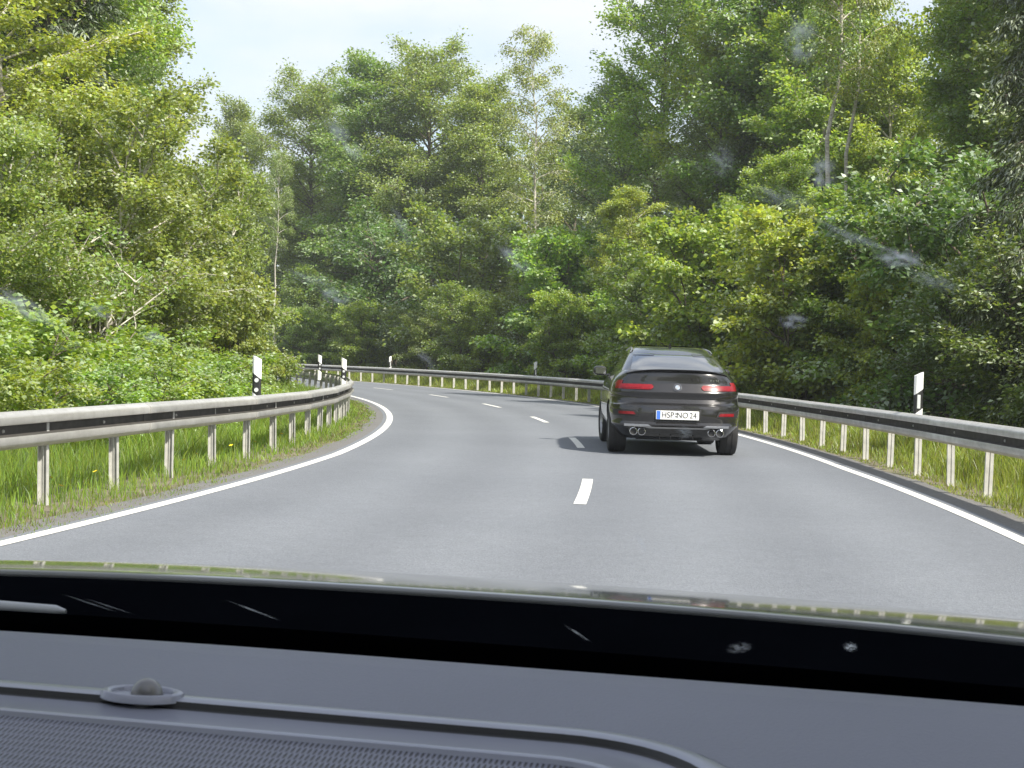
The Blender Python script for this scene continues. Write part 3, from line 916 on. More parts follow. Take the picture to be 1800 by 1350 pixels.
# ------------------------------------------------------------------ roadside grass
def grass(name, label, r0, r1, d0, d1, hfun, dens, seed, mat, colw=0.010, edge_ragged=0.12):
    rg = np.random.default_rng(seed)
    area = (R(d1) - R(d0)) * (r1 * r1 - r0 * r0) / 2
    n = int(area * dens)
    r = rg.uniform(r0, r1, n); ph = np.radians(d0 + (d1 - d0) * rg.uniform(0, 1, n) ** 1.35)
    x = CC[0] + r * np.cos(ph); y = CC[1] + r * np.sin(ph)
    # tufts: thin out by a smooth random field
    fld = np.sin(x * 3.1 + 2 * np.sin(y * 1.7)) * np.sin(y * 2.3 + 1.5 * np.sin(x * 1.3)) * 0.5 + 0.5
    keep = rg.uniform(0, 1, n) < 0.35 + 0.75 * fld
    r, ph, x, y, fld = r[keep], ph[keep], x[keep], y[keep], fld[keep]
    n = len(x)
    h = hfun(r) * rg.uniform(0.45, 1.15, n) * (0.65 + 0.6 * fld)
    dist = np.hypot(x, y)
    w = colw * np.clip(dist / 18, 0.8, 2.6) * rg.uniform(0.7, 1.4, n)
    z = np.array([-0.03 + 0.0 * q for q in r])
    big = np.abs(r - RC) > 4.8
    z[big] = np.array([ground_z(q) for q in r[big]])
    a = rg.uniform(0, 2 * PI, n)
    side = np.stack([np.cos(a), np.sin(a), np.zeros(n)], -1)
    la = rg.uniform(0, 2 * PI, n)
    lean = np.stack([np.cos(la), np.sin(la), np.zeros(n)], -1) * (h * rg.uniform(0.05, 0.6, n))[:, None]
    b0 = np.stack([x, y, z], -1)
    up = np.array([0, 0, 1.0])
    m1 = b0 + lean * 0.35 + up * (h * 0.6)[:, None]
    m2 = b0 + lean + up * h[:, None] * 0.97
    V = np.empty((n, 6, 3), np.float32)
    hw = (w / 2)[:, None]
    V[:, 0] = b0 - side * hw; V[:, 1] = b0 + side * hw
    V[:, 2] = m1 + side * hw * 0.8; V[:, 3] = m1 - side * hw * 0.8
    V[:, 4] = m2 + side * hw * 0.15; V[:, 5] = m2 - side * hw * 0.15
    k = (np.arange(n) * 6)[:, None]
    F = np.concatenate([k + np.array([[0, 1, 2, 3]]), k + np.array([[3, 2, 4, 5]])], 0)
    return tag(obj(name, np_mesh(name, V.reshape(-1, 3), F, M[mat])), label, 'grass', kind='stuff')
ss = lambda a, b, x: np.clip((x - a) / (b - a), 0, 1) ** 2 * (3 - 2 * np.clip((x - a) / (b - a), 0, 1))
grass('roadside_grass', 'bright green grass under the inner guardrail', 99.6, 103.32, -15, 24, lambda r: 0.045 + 0.29 * ss(103.2, 102.0, r), 540, 1, 'grass')
grass('roadside_grass', 'green grass along the outer guardrail', 111.05, 113.9, -9, 42, lambda r: 0.05 + 0.36 * ss(111.1, 112.2, r), 430, 2, 'grass')
grass('dry_grass', 'dry yellowish grass tips along the outer verge', 111.1, 113.2, -9, 30, lambda r: 0.06 + 0.30 * ss(111.1, 112.2, r), 70, 3, 'dry_grass')
grass('dry_grass', 'dry brownish grass fringe along the inner asphalt edge', 102.9, 103.28, -15, 20, lambda r: 0.025 + 0.06 * ss(103.3, 102.9, r), 260, 4, 'dry_grass')
# few yellow flowers in the inner verge
M['petal'] = simple('yellow_petal', (0.75, 0.55, 0.02), 0.6, var=0.15, scale=40)
M['herb'] = simple('flower_stalk', (0.09, 0.15, 0.03), 0.7, var=0.2)
def flower_mesh():
    bm = bmesh.new()
    c = bm.verts.new((0, 0, 0.004))
    n = 8
    ring = [bm.verts.new((0.028 * math.cos(2 * PI * i / n) * (1 if i % 2 else 0.72), 0.028 * math.sin(2 * PI * i / n) * (1 if i % 2 else 0.72), 0.012)) for i in range(n)]
    for i in range(n): bm.faces.new((c, ring[i], ring[(i + 1) % n]))
    return bm_mesh('blossom', bm, M['petal'])
def stalk_mesh():
    V, F = tube_pts([(0, 0, 0), (0.01, 0, 0.12), (0, 0.01, 0.24)], [0.004, 0.003, 0.003], 5)
    return py_mesh('stalk', V, F, M['herb'])
FL, SK = flower_mesh(), stalk_mesh()
fr = np.random.default_rng(8)
fl_at = [(102.75, -4.1), (102.70, -3.2), (102.80, -2.7), (102.86, -4.6), (102.6, -5.6), (102.9, -6.4), (102.75, -1.6), (102.5, -6.0)]
fo = [sorted(q[1] for q in fl_at).index(p_[1]) for p_ in fl_at]
for i, (r_, dg) in enumerate(fl_at):
    e = empty('yellow_flower', PD(r_, dg, -0.03), fr.uniform(0, 6))
    tag(e, 'small yellow flower in the grass below the inner guardrail, %s from the near end' % ORD[fo[i]], 'flower', 'yellow flowers in the inner verge')
    s = obj('stalk', SK, e)
    f_ = obj('blossom', FL, e)
    f_.location = (0, 0.01, 0.24)
    f_.rotation_euler = (R(25), 0, 0)
#@@ENDVEG
#@@CAR
# ------------------------------------------------------------------ the car ahead (local: rear at y=0, front +y)
m, nt, b = new_mat('grey_metallic_paint')
v = coords(nt, 300.0)
f = noise(nt, v, 1.0, 2, 0.5)
nt.links.new(ramp(nt, f, [(0.3, (0.016, 0.0155, 0.0165)), (0.7, (0.028, 0.027, 0.028))]), b.inputs['Base Color'])
b.inputs['Metallic'].default_value = 0.55
b.inputs['Roughness'].default_value = 0.26
b.inputs['Coat Weight'].default_value = 1.0
b.inputs['Coat Roughness'].default_value = 0.04
M['car_paint'] = m
M['car_glass'] = simple('dark_car_glass', (0.012, 0.014, 0.016), 0.03, 0.0, var=0.2, spec=1.0, coat=1.0)
M['car_glass'].node_tree.nodes['Principled BSDF'].inputs['IOR'].default_value = 2.0
M['car_glass'].node_tree.nodes['Principled BSDF'].inputs['Coat IOR'].default_value = 1.9
M['gloss_black'] = simple('gloss_black', (0.008, 0.008, 0.008), 0.12, var=0.2, coat=0.6)
M['matt_black'] = simple('matt_black', (0.015, 0.015, 0.016), 0.6, var=0.2)
M['rubber'] = simple('tyre_rubber', (0.022, 0.022, 0.023), 0.8, var=0.3, scale=20, bmp=0.2)
M['chrome'] = simple('chrome', (0.72, 0.72, 0.73), 0.12, 1.0, var=0.04)
M['satin'] = simple('satin_metal', (0.42, 0.42, 0.42), 0.32, 0.9, var=0.05)
M['alloy'] = simple('alloy', (0.30, 0.30, 0.31), 0.3, 0.9, var=0.08)
M['lamp_red'] = simple('red_lamp', (0.19, 0.004, 0.009), 0.3, var=0.25, scale=25, coat=0.25, spec=0.3)
M['lamp_clear'] = simple('clear_lamp', (0.55, 0.50, 0.50), 0.15, var=0.1, coat=1.0)
M['plate_white'] = simple('plate_white', (0.78, 0.78, 0.76), 0.4, var=0.03)
M['plate_blue'] = simple('plate_blue', (0.05, 0.15, 0.60), 0.4, var=0.05)
M['plate_ink'] = simple('plate_ink', (0.06, 0.06, 0.065), 0.5, var=0.1)
M['emblem_blue'] = simple('emblem_blue', (0.30, 0.36, 0.44), 0.2, var=0.05, coat=1)

LZ = np.array([0.24, 0.30, 0.40, 0.445, 0.460, 0.50, 0.60, 0.68, 0.735, 0.750, 0.775, 0.83, 0.885, 0.905, 0.93, 1.00, 1.05, 1.075, 1.12, 1.17, 1.215, 1.235])
LW = np.array([0.80, 0.87, 0.925, 0.942, 0.946, 0.955, 0.968, 0.970, 0.968, 0.964, 0.962, 0.960, 0.957, 0.956, 0.954, 0.945, 0.932, 0.922, 0.895, 0.855, 0.81, 0.78])
LY = np.array([0.20, 0.11, 0.03, -0.020, -0.022, 0.012, 0.0, 0.005, 0.020, 0.048, 0.078, 0.098, 0.088, 0.076, 0.074, 0.108, 0.136, 0.142, 0.142, 0.142, 0.152, 0.165])
FY = np.array([4.50, 4.62, 4.70, 4.72, 4.73, 4.74, 4.75, 4.74, 4.73, 4.72, 4.70, 4.66, 4.60, 4.57, 4.54, 4.40, 4.25, 4.15, 3.95, 3.80, 3.70, 3.66])
GZ = np.array([1.16, 1.23, 1.30, 1.37, 1.44, 1.50, 1.54, 1.575, 1.60, 1.615, 1.622])
GW = np.array([0.815, 0.795, 0.760, 0.722, 0.682, 0.645, 0.615, 0.575, 0.52, 0.44, 0.30])
GY = np.array([0.22, 0.34, 0.50, 0.68, 0.88, 1.08, 1.24, 1.42, 1.62, 1.85, 2.10])
GF = np.array([3.80, 3.62, 3.46, 3.30, 3.14, 3.00, 2.90, 2.80, 2.70, 2.58, 2.42])
def lerp(z, Z, A): return float(np.interp(z, Z, A))
def rear_lo(x, z):
    w, y0 = lerp(z, LZ, LW), lerp(z, LZ, LY)
    q = min(0.9999, abs(x) / w)
    return y0 + 0.95 * (1 - (1 - q ** 3.6) ** (1 / 3.6))
def rear_hi(x, z):
    w, y0 = lerp(z, GZ, GW), lerp(z, GZ, GY)
    q = min(0.9999, abs(x) / w)
    return y0 + 0.55 * (1 - (1 - q ** 3.2) ** (1 / 3.2))
def stack(zs, wf, yr, yf, ry, n1, ryf, n2, m=26):
    """closed loft of rounded outlines"""
    V, F = [], []
    cnt = None
    for z in zs:
        w, y0, y1 = wf(z), yr(z), yf(z)
        loop = []
        for i in range(m + 1):
            th = -PI / 2 + PI * i / m
            s, c = math.sin(th), math.cos(th)
            loop.append((w * math.copysign(abs(s) ** (2 / n1), s), y0 + ry * (1 - abs(c) ** (2 / n1)), z))
        for i in range(m + 1):
            th = PI / 2 - PI * i / m
            s, c = math.sin(th), math.cos(th)
            loop.append((w * math.copysign(abs(s) ** (2 / n2), s), y1 - ryf * (1 - abs(c) ** (2 / n2)), z))
        cnt = len(loop)
        V += loop
    for i in range(len(zs) - 1):
        for j in range(cnt):
            k = (j + 1) % cnt
            F.append((i * cnt + j, i * cnt + k, (i + 1) * cnt + k, (i + 1) * cnt + j))
    F.append(tuple(range(cnt))[::-1])
    F.append(tuple(range((len(zs) - 1) * cnt, len(zs) * cnt)))
    return V, F
def dense(Z, k=2):
    out = []
    for a, c in zip(Z[:-1], Z[1:]):
        out += [a + (c - a) * i / k for i in range(k)]
    return out + [Z[-1]]

car = empty('suv_car', (2.40, 21.35, 0.0), R(-1.2))
tag(car, 'dark grey coupe SUV driving ahead in the outer lane, seen from behind', 'car')
V, F = stack(dense(LZ), lambda z: lerp(z, LZ, LW), lambda z: lerp(z, LZ, LY), lambda z: lerp(z, LZ, FY), 0.95, 3.6, 1.3, 2.6)
bodym = py_mesh('body', V, F, M['car_paint'], smooth=True, angle=28)
body = obj('body', bodym, car)
# wheel arches
WY = (0.90, 3.76)
cut = bmesh.new()
for wy in WY:
    for s in (-1, 1):
        bmesh.ops.create_cone(cut, cap_ends=True, segments=40, radius1=0.425, radius2=0.425, depth=0.5, matrix=Matrix.Translation((s * 0.90, wy, 0.375)) @ Matrix.Rotation(R(90), 4, 'Y'))
cutme = bm_mesh('arch_cutter', cut)
cuto = bpy.data.objects.new('arch_cutter', cutme)
COL.objects.link(cuto)
cuto.matrix_world = Matrix.Translation((2.40, 21.35, 0.0)) @ Matrix.Rotation(R(-1.2), 4, 'Z')
md = body.modifiers.new('arch', 'BOOLEAN')
md.object = cuto; md.operation = 'DIFFERENCE'; md.solver = 'EXACT'
bpy.context.view_layer.update()
dgx = bpy.context.evaluated_depsgraph_get()
nm_ = bpy.data.meshes.new_from_object(body.evaluated_get(dgx))
body.modifiers.clear()
body.data = nm_
nm_.name = 'body'
for p in nm_.polygons: p.use_smooth = True
nm_.set_sharp_from_angle(angle=R(28))
if not nm_.materials: nm_.materials.append(M['car_paint'])
bpy.data.objects.remove(cuto)

V, F = stack(dense(GZ, 3), lambda z: lerp(z, GZ, GW), lambda z: lerp(z, GZ, GY), lambda z: lerp(z, GZ, GF), 0.55, 3.2, 0.6, 3.0)
roof = obj('roof', py_mesh('roof', V, F, M['car_paint'], smooth=True, angle=60), car)

def patch(name, yfun, xs, zs, mat, parent, off=0.006, inset=0.02, nx=14, nz=6):
    """curved panel lying on the surface: xs(z)->(x0,x1), zs=(z0,z1)"""
    V, F = [], []
    n = (nx + 1) * (nz + 1)
    for lay, o in ((0, -off), (1, inset)):
        for j in range(nz + 1):
            z = zs[0] + (zs[1] - zs[0]) * j / nz
            x0, x1 = xs(j / nz)
            for i in range(nx + 1):
                x = x0 + (x1 - x0) * i / nx
                V.append((x, yfun(x, z) + o, z))
    k = nx + 1
    for j in range(nz):
        for i in range(nx):
            a = j * k + i
            F.append((a, a + 1, a + k + 1, a + k))
            a += n
            F.append((a, a + k, a + k + 1, a + 1))
    for i in range(nx):
        F.append((i, n + i, n + i + 1, i + 1))
        a = nz * k + i
        F.append((a, a + 1, n + a + 1, n + a))
    for j in range(nz):
        a = j * k
        F.append((a, a + k, n + a + k, n + a))
        a = j * k + nx
        F.append((a, n + a, n + a + k, a + k))
    return obj(name, py_mesh(name, V, F, mat, smooth=True, angle=40), parent)

patch('rear_window', rear_hi, lambda t: (-0.665 + 0.075 * t, 0.665 - 0.075 * t), (1.245, 1.475), M['car_glass'], roof, 0.004, 0.01, 20, 10)
# dark roof-edge spoiler wings beside the glass top
for s in (-1, 1):
    patch('roof_spoiler', rear_hi, lambda t, s=s: sorted((s * (0.30 - 0.02 * t), s * 0.60)), (1.462, 1.492), M['gloss_black'], roof, 0.018, 0.01, 8, 2)
# boot lid lip spoiler
def lip():
    V, F = [], []
    n = 24
    pr = [(-0.035, 0.012), (-0.050, 0.024), (-0.040, 0.032), (0.06, 0.016), (0.12, -0.02), (0.02, -0.01)]
    for i in range(n + 1):
        u = -1 + 2 * i / n
        x = 0.74 * u
        zc = 1.232 - 0.055 * abs(u) ** 3
        yb = 0.150 + 0.22 * abs(u) ** 3.2
        k = 1 - 0.5 * abs(u) ** 6
        for (dy, dz) in pr: V.append((x, yb + dy * k, zc + dz * k))
    m_ = len(pr)
    for i in range(n):
        for j in range(m_):
            q = (j + 1) % m_
            F.append((i * m_ + j, (i + 1) * m_ + j, (i + 1) * m_ + q, i * m_ + q))
    F.append(tuple(range(m_))); F.append(tuple(range(n * m_, (n + 1) * m_))[::-1])
    return py_mesh('lip_spoiler', V, F, M['gloss_black'], smooth=True, angle=40)
obj('lip_spoiler', lip(), car)
# side windows
def side_glass(s):
    V, F = [], []
    nx, nz = 16, 5
    for j in range(nz + 1):
        t = j / nz
        z = 1.245 + 0.255 * t
        w = lerp(z, GZ, GW)
        y0 = lerp(z, GZ, GY) + 0.62 - 0.1 * t; y1 = lerp(z, GZ, GF) - 0.62
        for i in range(nx + 1):
            V.append((s * (w + 0.003), y0 + (y1 - y0) * i / nx, z))
    k = nx + 1
    for j in range(nz):
        for i in range(nx):
            a = j * k + i
            F.append((a, a + 1, a + k + 1, a + k))
    return py_mesh('side_window', V, F, M['car_glass'])
for s in (-1, 1): obj('side_window', side_glass(s), roof)
def front_hi(x, z):
    w, y1 = lerp(z, GZ, GW), lerp(z, GZ, GF)
    q = min(0.9999, abs(x) / w)
    return y1 - 0.6 * (1 - (1 - q ** 3.0) ** (1 / 3.0))
patch('windscreen', lambda x, z: front_hi(x, z) + 0.006, lambda t: (-0.66 + 0.1 * t, 0.66 - 0.1 * t), (1.23, 1.52), M['car_glass'], roof, 0.0, 0.004, 14, 6)
# roof rails and shark fin
for s in (-1, 1):
    pts = [(s * (lerp(z, GZ, GW) - 0.035), y, z + 0.03) for y, z in ((1.35, 1.475), (1.45, 1.515), (1.8, 1.545), (2.3, 1.555), (2.7, 1.54), (2.85, 1.51))]
    V, F = tube_pts(pts, [0.008, 0.014, 0.015, 0.015, 0.014, 0.008], 8)
    obj('roof_rail', py_mesh('roof_rail', V, F, M['satin'], smooth=True), roof)
bm = bmesh.new()
fv = [bm.verts.new(c) for c in ((-0.03, 1.62, 1.59), (0.03, 1.62, 1.59), (0.022, 1.82, 1.60), (-0.022, 1.82, 1.60), (-0.006, 1.61, 1.665), (0.006, 1.61, 1.665), (0.004, 1.67, 1.66), (-0.004, 1.67, 1.66))]
for q in ((0, 1, 2, 3), (4, 5, 6, 7), (0, 1, 5, 4), (1, 2, 6, 5), (2, 3, 7, 6), (3, 0, 4, 7)): bm.faces.new([fv[i] for i in q])
obj('antenna_fin', bm_mesh('antenna_fin', bm, M['gloss_black'], True, 60), roof)

# tail lamps: slim L shapes wrapping the corner
for s in (-1, 1):
    def xs(t, s=s):
        return sorted((s * (0.345 + 0.10 * abs(t - 0.55) ** 1.5), s * (0.893 - 0.012 * t)))
    la = patch('tail_lamp', rear_lo, xs, (0.966, 1.040), M['lamp_red'], car, 0.012, 0.03, 20, 5)
    patch('lamp_bar', lambda x, z: rear_lo(x, z) - 0.012, lambda t, s=s: sorted((s * 0.40, s * 0.80)), (0.984, 0.996), M['lamp_clear'] if False else M['lamp_red'], la, 0.006, 0.0, 14, 1)
    patch('lamp_corner', lambda x, z: rear_lo(x, z), lambda t, s=s: sorted((s * (0.80 - 0.02 * t), s * (0.888 - 0.035 * t))), (1.037, 1.088), M['lamp_red'], la, 0.010, 0.02, 6, 3)
    # low bumper reflectors in dark side vents
    ve = patch('bumper_vent', rear_lo, lambda t, s=s: sorted((s * (0.56 + 0.05 * t), s * 0.915)), (0.575, 0.665), M['matt_black'], car, 0.004, 0.02, 10, 3)
    patch('reflector', rear_lo, lambda t, s=s: sorted((s * (0.60 + 0.03 * t), s * 0.84)), (0.600, 0.640), M['lamp_red'], ve, 0.012, 0.01, 8, 2)
    # twin tail pipes
    for xc in (0.505, 0.625):
        bm = bmesh.new()
        ring = []
        for (r_, y_) in ((0.056, 0.16), (0.056, -0.012), (0.049, -0.016), (0.046, 0.0), (0.045, 0.15)):
            ring.append([bm.verts.new((s * xc + r_ * math.cos(2 * PI * i / 24), 0.06 + y_, 0.355 + r_ * math.sin(2 * PI * i / 24))) for i in range(24)])
        for a, c in zip(ring[:-1], ring[1:]):
            for i in range(24): bm.faces.new((a[i], a[(i + 1) % 24], c[(i + 1) % 24], c[i]))
        bm.faces.new(ring[-1][::-1])
        tp_ = obj('tail_pipe', bm_mesh('tail_pipe', bm, M['chrome'], True, 50), car)
        bm = bmesh.new()
        bmesh.ops.create_circle(bm, cap_ends=True, segments=24, radius=0.0455, matrix=Matrix.Translation((s * xc, 0.075, 0.355)) @ Matrix.Rotation(R(90), 4, 'X'))
        obj('pipe_bore', bm_mesh('pipe_bore', bm, M['matt_black']), tp_)
# diffuser: black insert, satin blade and fins
df = patch('diffuser', rear_lo, lambda t: (-0.74 + 0.02 * t, 0.74 - 0.02 * t), (0.262, 0.430), M['gloss_black'], car, 0.010, 0.05, 24, 5)
patch('diffuser_blade', rear_lo, lambda t: (-0.40 - 0.10 * t, 0.40 + 0.10 * t), (0.405, 0.428), M['satin'], df, 0.030, 0.0, 18, 2)
for s in (-1, 1):
    patch('diffuser_surround', rear_lo, lambda t, s=s: sorted((s * (0.36 + 0.06 * t), s * 0.76)), (0.425, 0.462), M['chrome'], df, 0.026, 0.0, 10, 2)
for xc in (-0.24, -0.08, 0.08, 0.24):
    obj('diffuser_fin', bm_mesh('diffuser_fin', box_bm(0.014, 0.10, 0.07, (xc, rear_lo(xc, 0.30) + 0.02, 0.275), 0.003), M['gloss_black']), df)
# number plate in its recess
pr_ = patch('plate_recess', rear_lo, lambda t: (-0.345, 0.345), (0.515, 0.690), M['matt_black'], car, 0.003, 0.02, 12, 4)
pl = obj('number_plate', bm_mesh('number_plate', box_bm(0.62, 0.010, 0.128, (0, -0.016, 0.602), 0.004), M['plate_white']), car)
obj('plate_band', bm_mesh('plate_band', box_bm(0.052, 0.004, 0.120, (-0.272, -0.0235, 0.602)), M['plate_blue']), pl)
def letters(txt, size, loc, mat, parent, name, extr=0.002, xsc=1.0):
    cu = bpy.data.curves.new(name, 'FONT')
    cu.body = txt; cu.size = size; cu.extrude = extr; cu.align_x = 'CENTER'; cu.align_y = 'CENTER'
    to = bpy.data.objects.new(name, cu)
    COL.objects.link(to)
    bpy.context.view_layer.update()
    me = bpy.data.meshes.new_from_object(to.evaluated_get(bpy.context.evaluated_depsgraph_get()))
    bpy.data.objects.remove(to)
    me.materials.clear(); me.materials.append(mat)
    me.transform(Matrix.Translation(loc) @ Matrix.Rotation(R(90), 4, 'X') @ Matrix.Diagonal((xsc, 1, 1, 1)))
    o = obj(name, me, parent)
    return o
letters('HSP', 0.118, (-0.140, -0.0235, 0.602), M['plate_ink'], pl, 'plate_letters', xsc=0.92)
letters('NO', 0.118, (0.072, -0.0235, 0.602), M['plate_ink'], pl, 'plate_letters', xsc=0.9)
letters('24', 0.118, (0.225, -0.0235, 0.602), M['plate_ink'], pl, 'plate_letters', xsc=0.9)
for dz in (0.022, -0.018):
    bm = bmesh.new()
    bmesh.ops.create_circle(bm, cap_ends=True, segments=16, radius=0.014, matrix=Matrix.Translation((-0.022, -0.0225, 0.602 + dz)) @ Matrix.Rotation(R(90), 4, 'X'))
    obj('plate_seal', bm_mesh('plate_seal', bm, M['satin']), pl)
# round emblem: chrome ring, black rim, four quarters
ez, ey = 1.000, rear_lo(0, 1.0) - 0.014
tilt = Matrix.Translation((0, ey, ez)) @ Matrix.Rotation(R(90 - 22), 4, 'X')
bm = bmesh.new()
bmesh.ops.create_cone(bm, cap_ends=True, segments=40, radius1=0.060, radius2=0.056, depth=0.018, matrix=tilt)
em = obj('emblem', bm_mesh('emblem', bm, M['chrome'], True), car)
bm = bmesh.new()
bmesh.ops.create_circle(bm, cap_ends=True, segments=40, radius=0.053, matrix=tilt @ Matrix.Translation((0, 0, 0.0105)))
obj('emblem_rim', bm_mesh('emblem_rim', bm, M['gloss_black']), em)
for q in range(4):
    bm = bmesh.new()
    c = bm.verts.new((0, 0, 0))
    rr = [bm.verts.new((0.036 * math.cos(q * PI / 2 + PI / 2 * i / 8), 0.036 * math.sin(q * PI / 2 + PI / 2 * i / 8), 0)) for i in range(9)]
    for i in range(8): bm.faces.new((c, rr[i], rr[i + 1]))
    bmesh.ops.transform(bm, matrix=tilt @ Matrix.Translation((0, 0, 0.0125)), verts=bm.verts)
    obj('emblem_quarter', bm_mesh('emblem_quarter', bm, M['alloy'] if q % 2 == 0 else M['emblem_blue']), em)
# chrome model lettering
letters('X4 M', 0.062, (0.535, rear_lo(0.535, 1.105) - 0.012, 1.105), M['chrome'], car, 'badge_letters', 0.004)
# shut lines
patch('boot_gap', rear_lo, lambda t: (-0.72, 0.72), (0.7365, 0.7425), M['matt_black'], car, 0.001, 0.01, 20, 1)
# mirrors
for s in (-1, 1):
    bm = bmesh.new()
    bmesh.ops.create_uvsphere(bm, u_segments=20, v_segments=12, radius=1)
    for v_ in bm.verts:
        for ax in range(3): v_.co[ax] = math.copysign(abs(v_.co[ax]) ** 0.7, v_.co[ax])
        v_.co = Vector((v_.co.x * 0.115, v_.co.y * 0.07, v_.co.z * 0.078))
    bmesh.ops.translate(bm, vec=(s * 1.015, 3.12, 1.20), verts=bm.verts)
    mi = obj('mirror', bm_mesh('mirror', bm, M['car_paint'], True, 60), car)
    obj('mirror_arm', bm_mesh('mirror_arm', box_bm(0.18, 0.05, 0.035, (s * 0.89, 3.15, 1.14), 0.01), M['gloss_black']), mi)
    obj('mirror_glass', bm_mesh('mirror_glass', box_bm(0.165, 0.006, 0.10, (s * 1.005, 3.052, 1.20), 0.002), M['car_glass']), mi)
# wheels
def lathe(prof, n=40, ax=0):
    bm = bmesh.new()
    rings = []
    for (x, r_) in prof:
        rings.append([bm.verts.new((x, r_ * math.cos(2 * PI * i / n), r_ * math.sin(2 * PI * i / n))) for i in range(n)])
    for a, c in zip(rings[:-1], rings[1:]):
        for i in range(n): bm.faces.new((a[i], a[(i + 1) % n], c[(i + 1) % n], c[i]))
    return bm
TY = bm_mesh('tyre', lathe([(-0.115, 0.25), (-0.132, 0.29), (-0.134, 0.325), (-0.122, 0.358), (-0.09, 0.372), (-0.045, 0.374), (-0.042, 0.367), (-0.034, 0.367), (-0.031, 0.3745), (0.031, 0.3745), (0.034, 0.367),
                         (0.042, 0.367), (0.045, 0.374), (0.09, 0.372), (0.122, 0.358), (0.134, 0.325), (0.132, 0.29), (0.115, 0.25), (0.10, 0.245), (-0.10, 0.245), (-0.115, 0.25)]), M['rubber'], True, 40)
def rim_mesh():
    bm = lathe([(-0.10, 0.22), (-0.112, 0.252), (0.112, 0.252), (0.116, 0.245), (0.10, 0.235), (0.03, 0.20), (-0.02, 0.20)])
    for i in range(10):
        b2 = box_bm(0.03, 0.034, 0.24, (0.075, 0, 0.125), 0.006)
        bmesh.ops.rotate(b2, verts=b2.verts, matrix=Matrix.Rotation(2 * PI * i / 10, 3, 'X'))
        t_ = bpy.data.meshes.new('t'); b2.to_mesh(t_); b2.free(); bm.from_mesh(t_); bpy.data.meshes.remove(t_)
    bmesh.ops.create_cone(bm, cap_ends=True, segments=20, radius1=0.05, radius2=0.04, depth=0.05, matrix=Matrix.Translation((0.07, 0, 0)) @ Matrix.Rotation(R(90), 4, 'Y'))
    bmesh.ops.create_cone(bm, cap_ends=True, segments=30, radius1=0.17, radius2=0.17, depth=0.02, matrix=Matrix.Translation((0.0, 0, 0)) @ Matrix.Rotation(R(90), 4, 'Y'))
    return bm_mesh('rim', bm, M['alloy'], True, 40)
RM = rim_mesh()
for wy in WY:
    for s in (-1, 1):
        w = empty('wheel', (s * 0.825, wy, 0.374), 0 if s > 0 else PI)
        w.parent = car
        if wy > 2: w.rotation_euler.z += R(4)
        obj('tyre', TY, w)
        obj('rim', RM, w)
# dark underside, wheel housings and axle
obj('underbody', bm_mesh('underbody', box_bm(1.18, 3.9, 0.10, (0, 2.35, 0.27), 0.03), M['matt_black']), car)
for wy in WY:
    V, F = tube_pts([(-0.72, wy, 0.33), (0.72, wy, 0.33)], [0.05, 0.05], 8)
    obj('axle', py_mesh('axle', V, F, M['matt_black'], smooth=True), car)
# front end that the photo hides: grille and lamps kept plain but present
for s in (-1, 1):
    obj('headlamp', bm_mesh('headlamp', box_bm(0.36, 0.16, 0.11, (s * 0.62, 4.42, 0.80), 0.03), M['lamp_clear'], True), car)
obj('grille', bm_mesh('grille', box_bm(0.62, 0.08, 0.24, (0, 4.70, 0.66), 0.03), M['gloss_black'], True), car)
#@@HOST
# ------------------------------------------------------------------ the car the picture is taken from (local: y forward, x right, viewer at 0,0)
host = empty('passenger_car', (0, 0, 0), R(-12.7))
tag(host, 'car the viewer sits in: grey dashboard, windscreen and dark glossy bonnet', 'car')
SL, SR = -1.32, 0.52          # inner left and right of the cabin
m, nt, b = new_mat('dash_soft_plastic')
v = coords(nt, 1.0)
f1 = noise(nt, v, 5.0, 4, 0.5)
vo = nt.nodes.new('ShaderNodeTexVoronoi'); vo.inputs['Scale'].default_value = 420
nt.links.new(v, vo.inputs['Vector'])
nt.links.new(ramp(nt, f1, [(0.3, (0.115, 0.121, 0.160)), (0.7, (0.128, 0.134, 0.176))]), b.inputs['Base Color'])
b.inputs['Roughness'].default_value = 0.55
bump(nt, b, vo.outputs['Distance'], 0.25, 0.001)
M['dash'] = m
M['dash_edge'] = simple('dash_highlight_trim', (0.22, 0.23, 0.285), 0.28, var=0.06)  # lighter than the pad: lip and ridge highlights put into the colour
M['dash_dark'] = simple('dash_dark_trim', (0.02, 0.02, 0.022), 0.5, var=0.15)
m, nt, b = new_mat('speaker_mesh')
v = coords(nt, 1.0)
mpn = nt.nodes.new('ShaderNodeMapping'); mpn.inputs['Rotation'].default_value = (0, 0, R(45)); mpn.inputs['Scale'].default_value = (1, 0.20, 1); nt.links.new(v, mpn.inputs['Vector'])
vo = nt.nodes.new('ShaderNodeTexVoronoi'); vo.inputs['Scale'].default_value = 430; vo.inputs['Randomness'].default_value = 0.0
vo.voronoi_dimensions = '2D'
nt.links.new(mpn.outputs['Vector'], vo.inputs['Vector'])
nt.links.new(ramp(nt, vo.outputs['Distance'], [(0.26, (0.020, 0.021, 0.026)), (0.40, (0.15, 0.157, 0.205))]), b.inputs['Base Color'])
b.inputs['Roughness'].default_value = 0.5
bump(nt, b, vo.outputs['Distance'], 0.6, 0.002)
M['mesh'] = m
m, nt, b = new_mat('bonnet_paint')
v = coords(nt, 2.0)
f = noise(nt, v, 1.0, 5, 0.6)
nt.links.new(ramp(nt, f, [(0.3, (0.075, 0.078, 0.080)), (0.7, (0.105, 0.108, 0.110))]), b.inputs['Base Color'])
b.inputs['Roughness'].default_value = 0.35
b.inputs['Coat Weight'].default_value = 1.0
b.inputs['Coat Roughness'].default_value = 0.07
M['bonnet'] = m
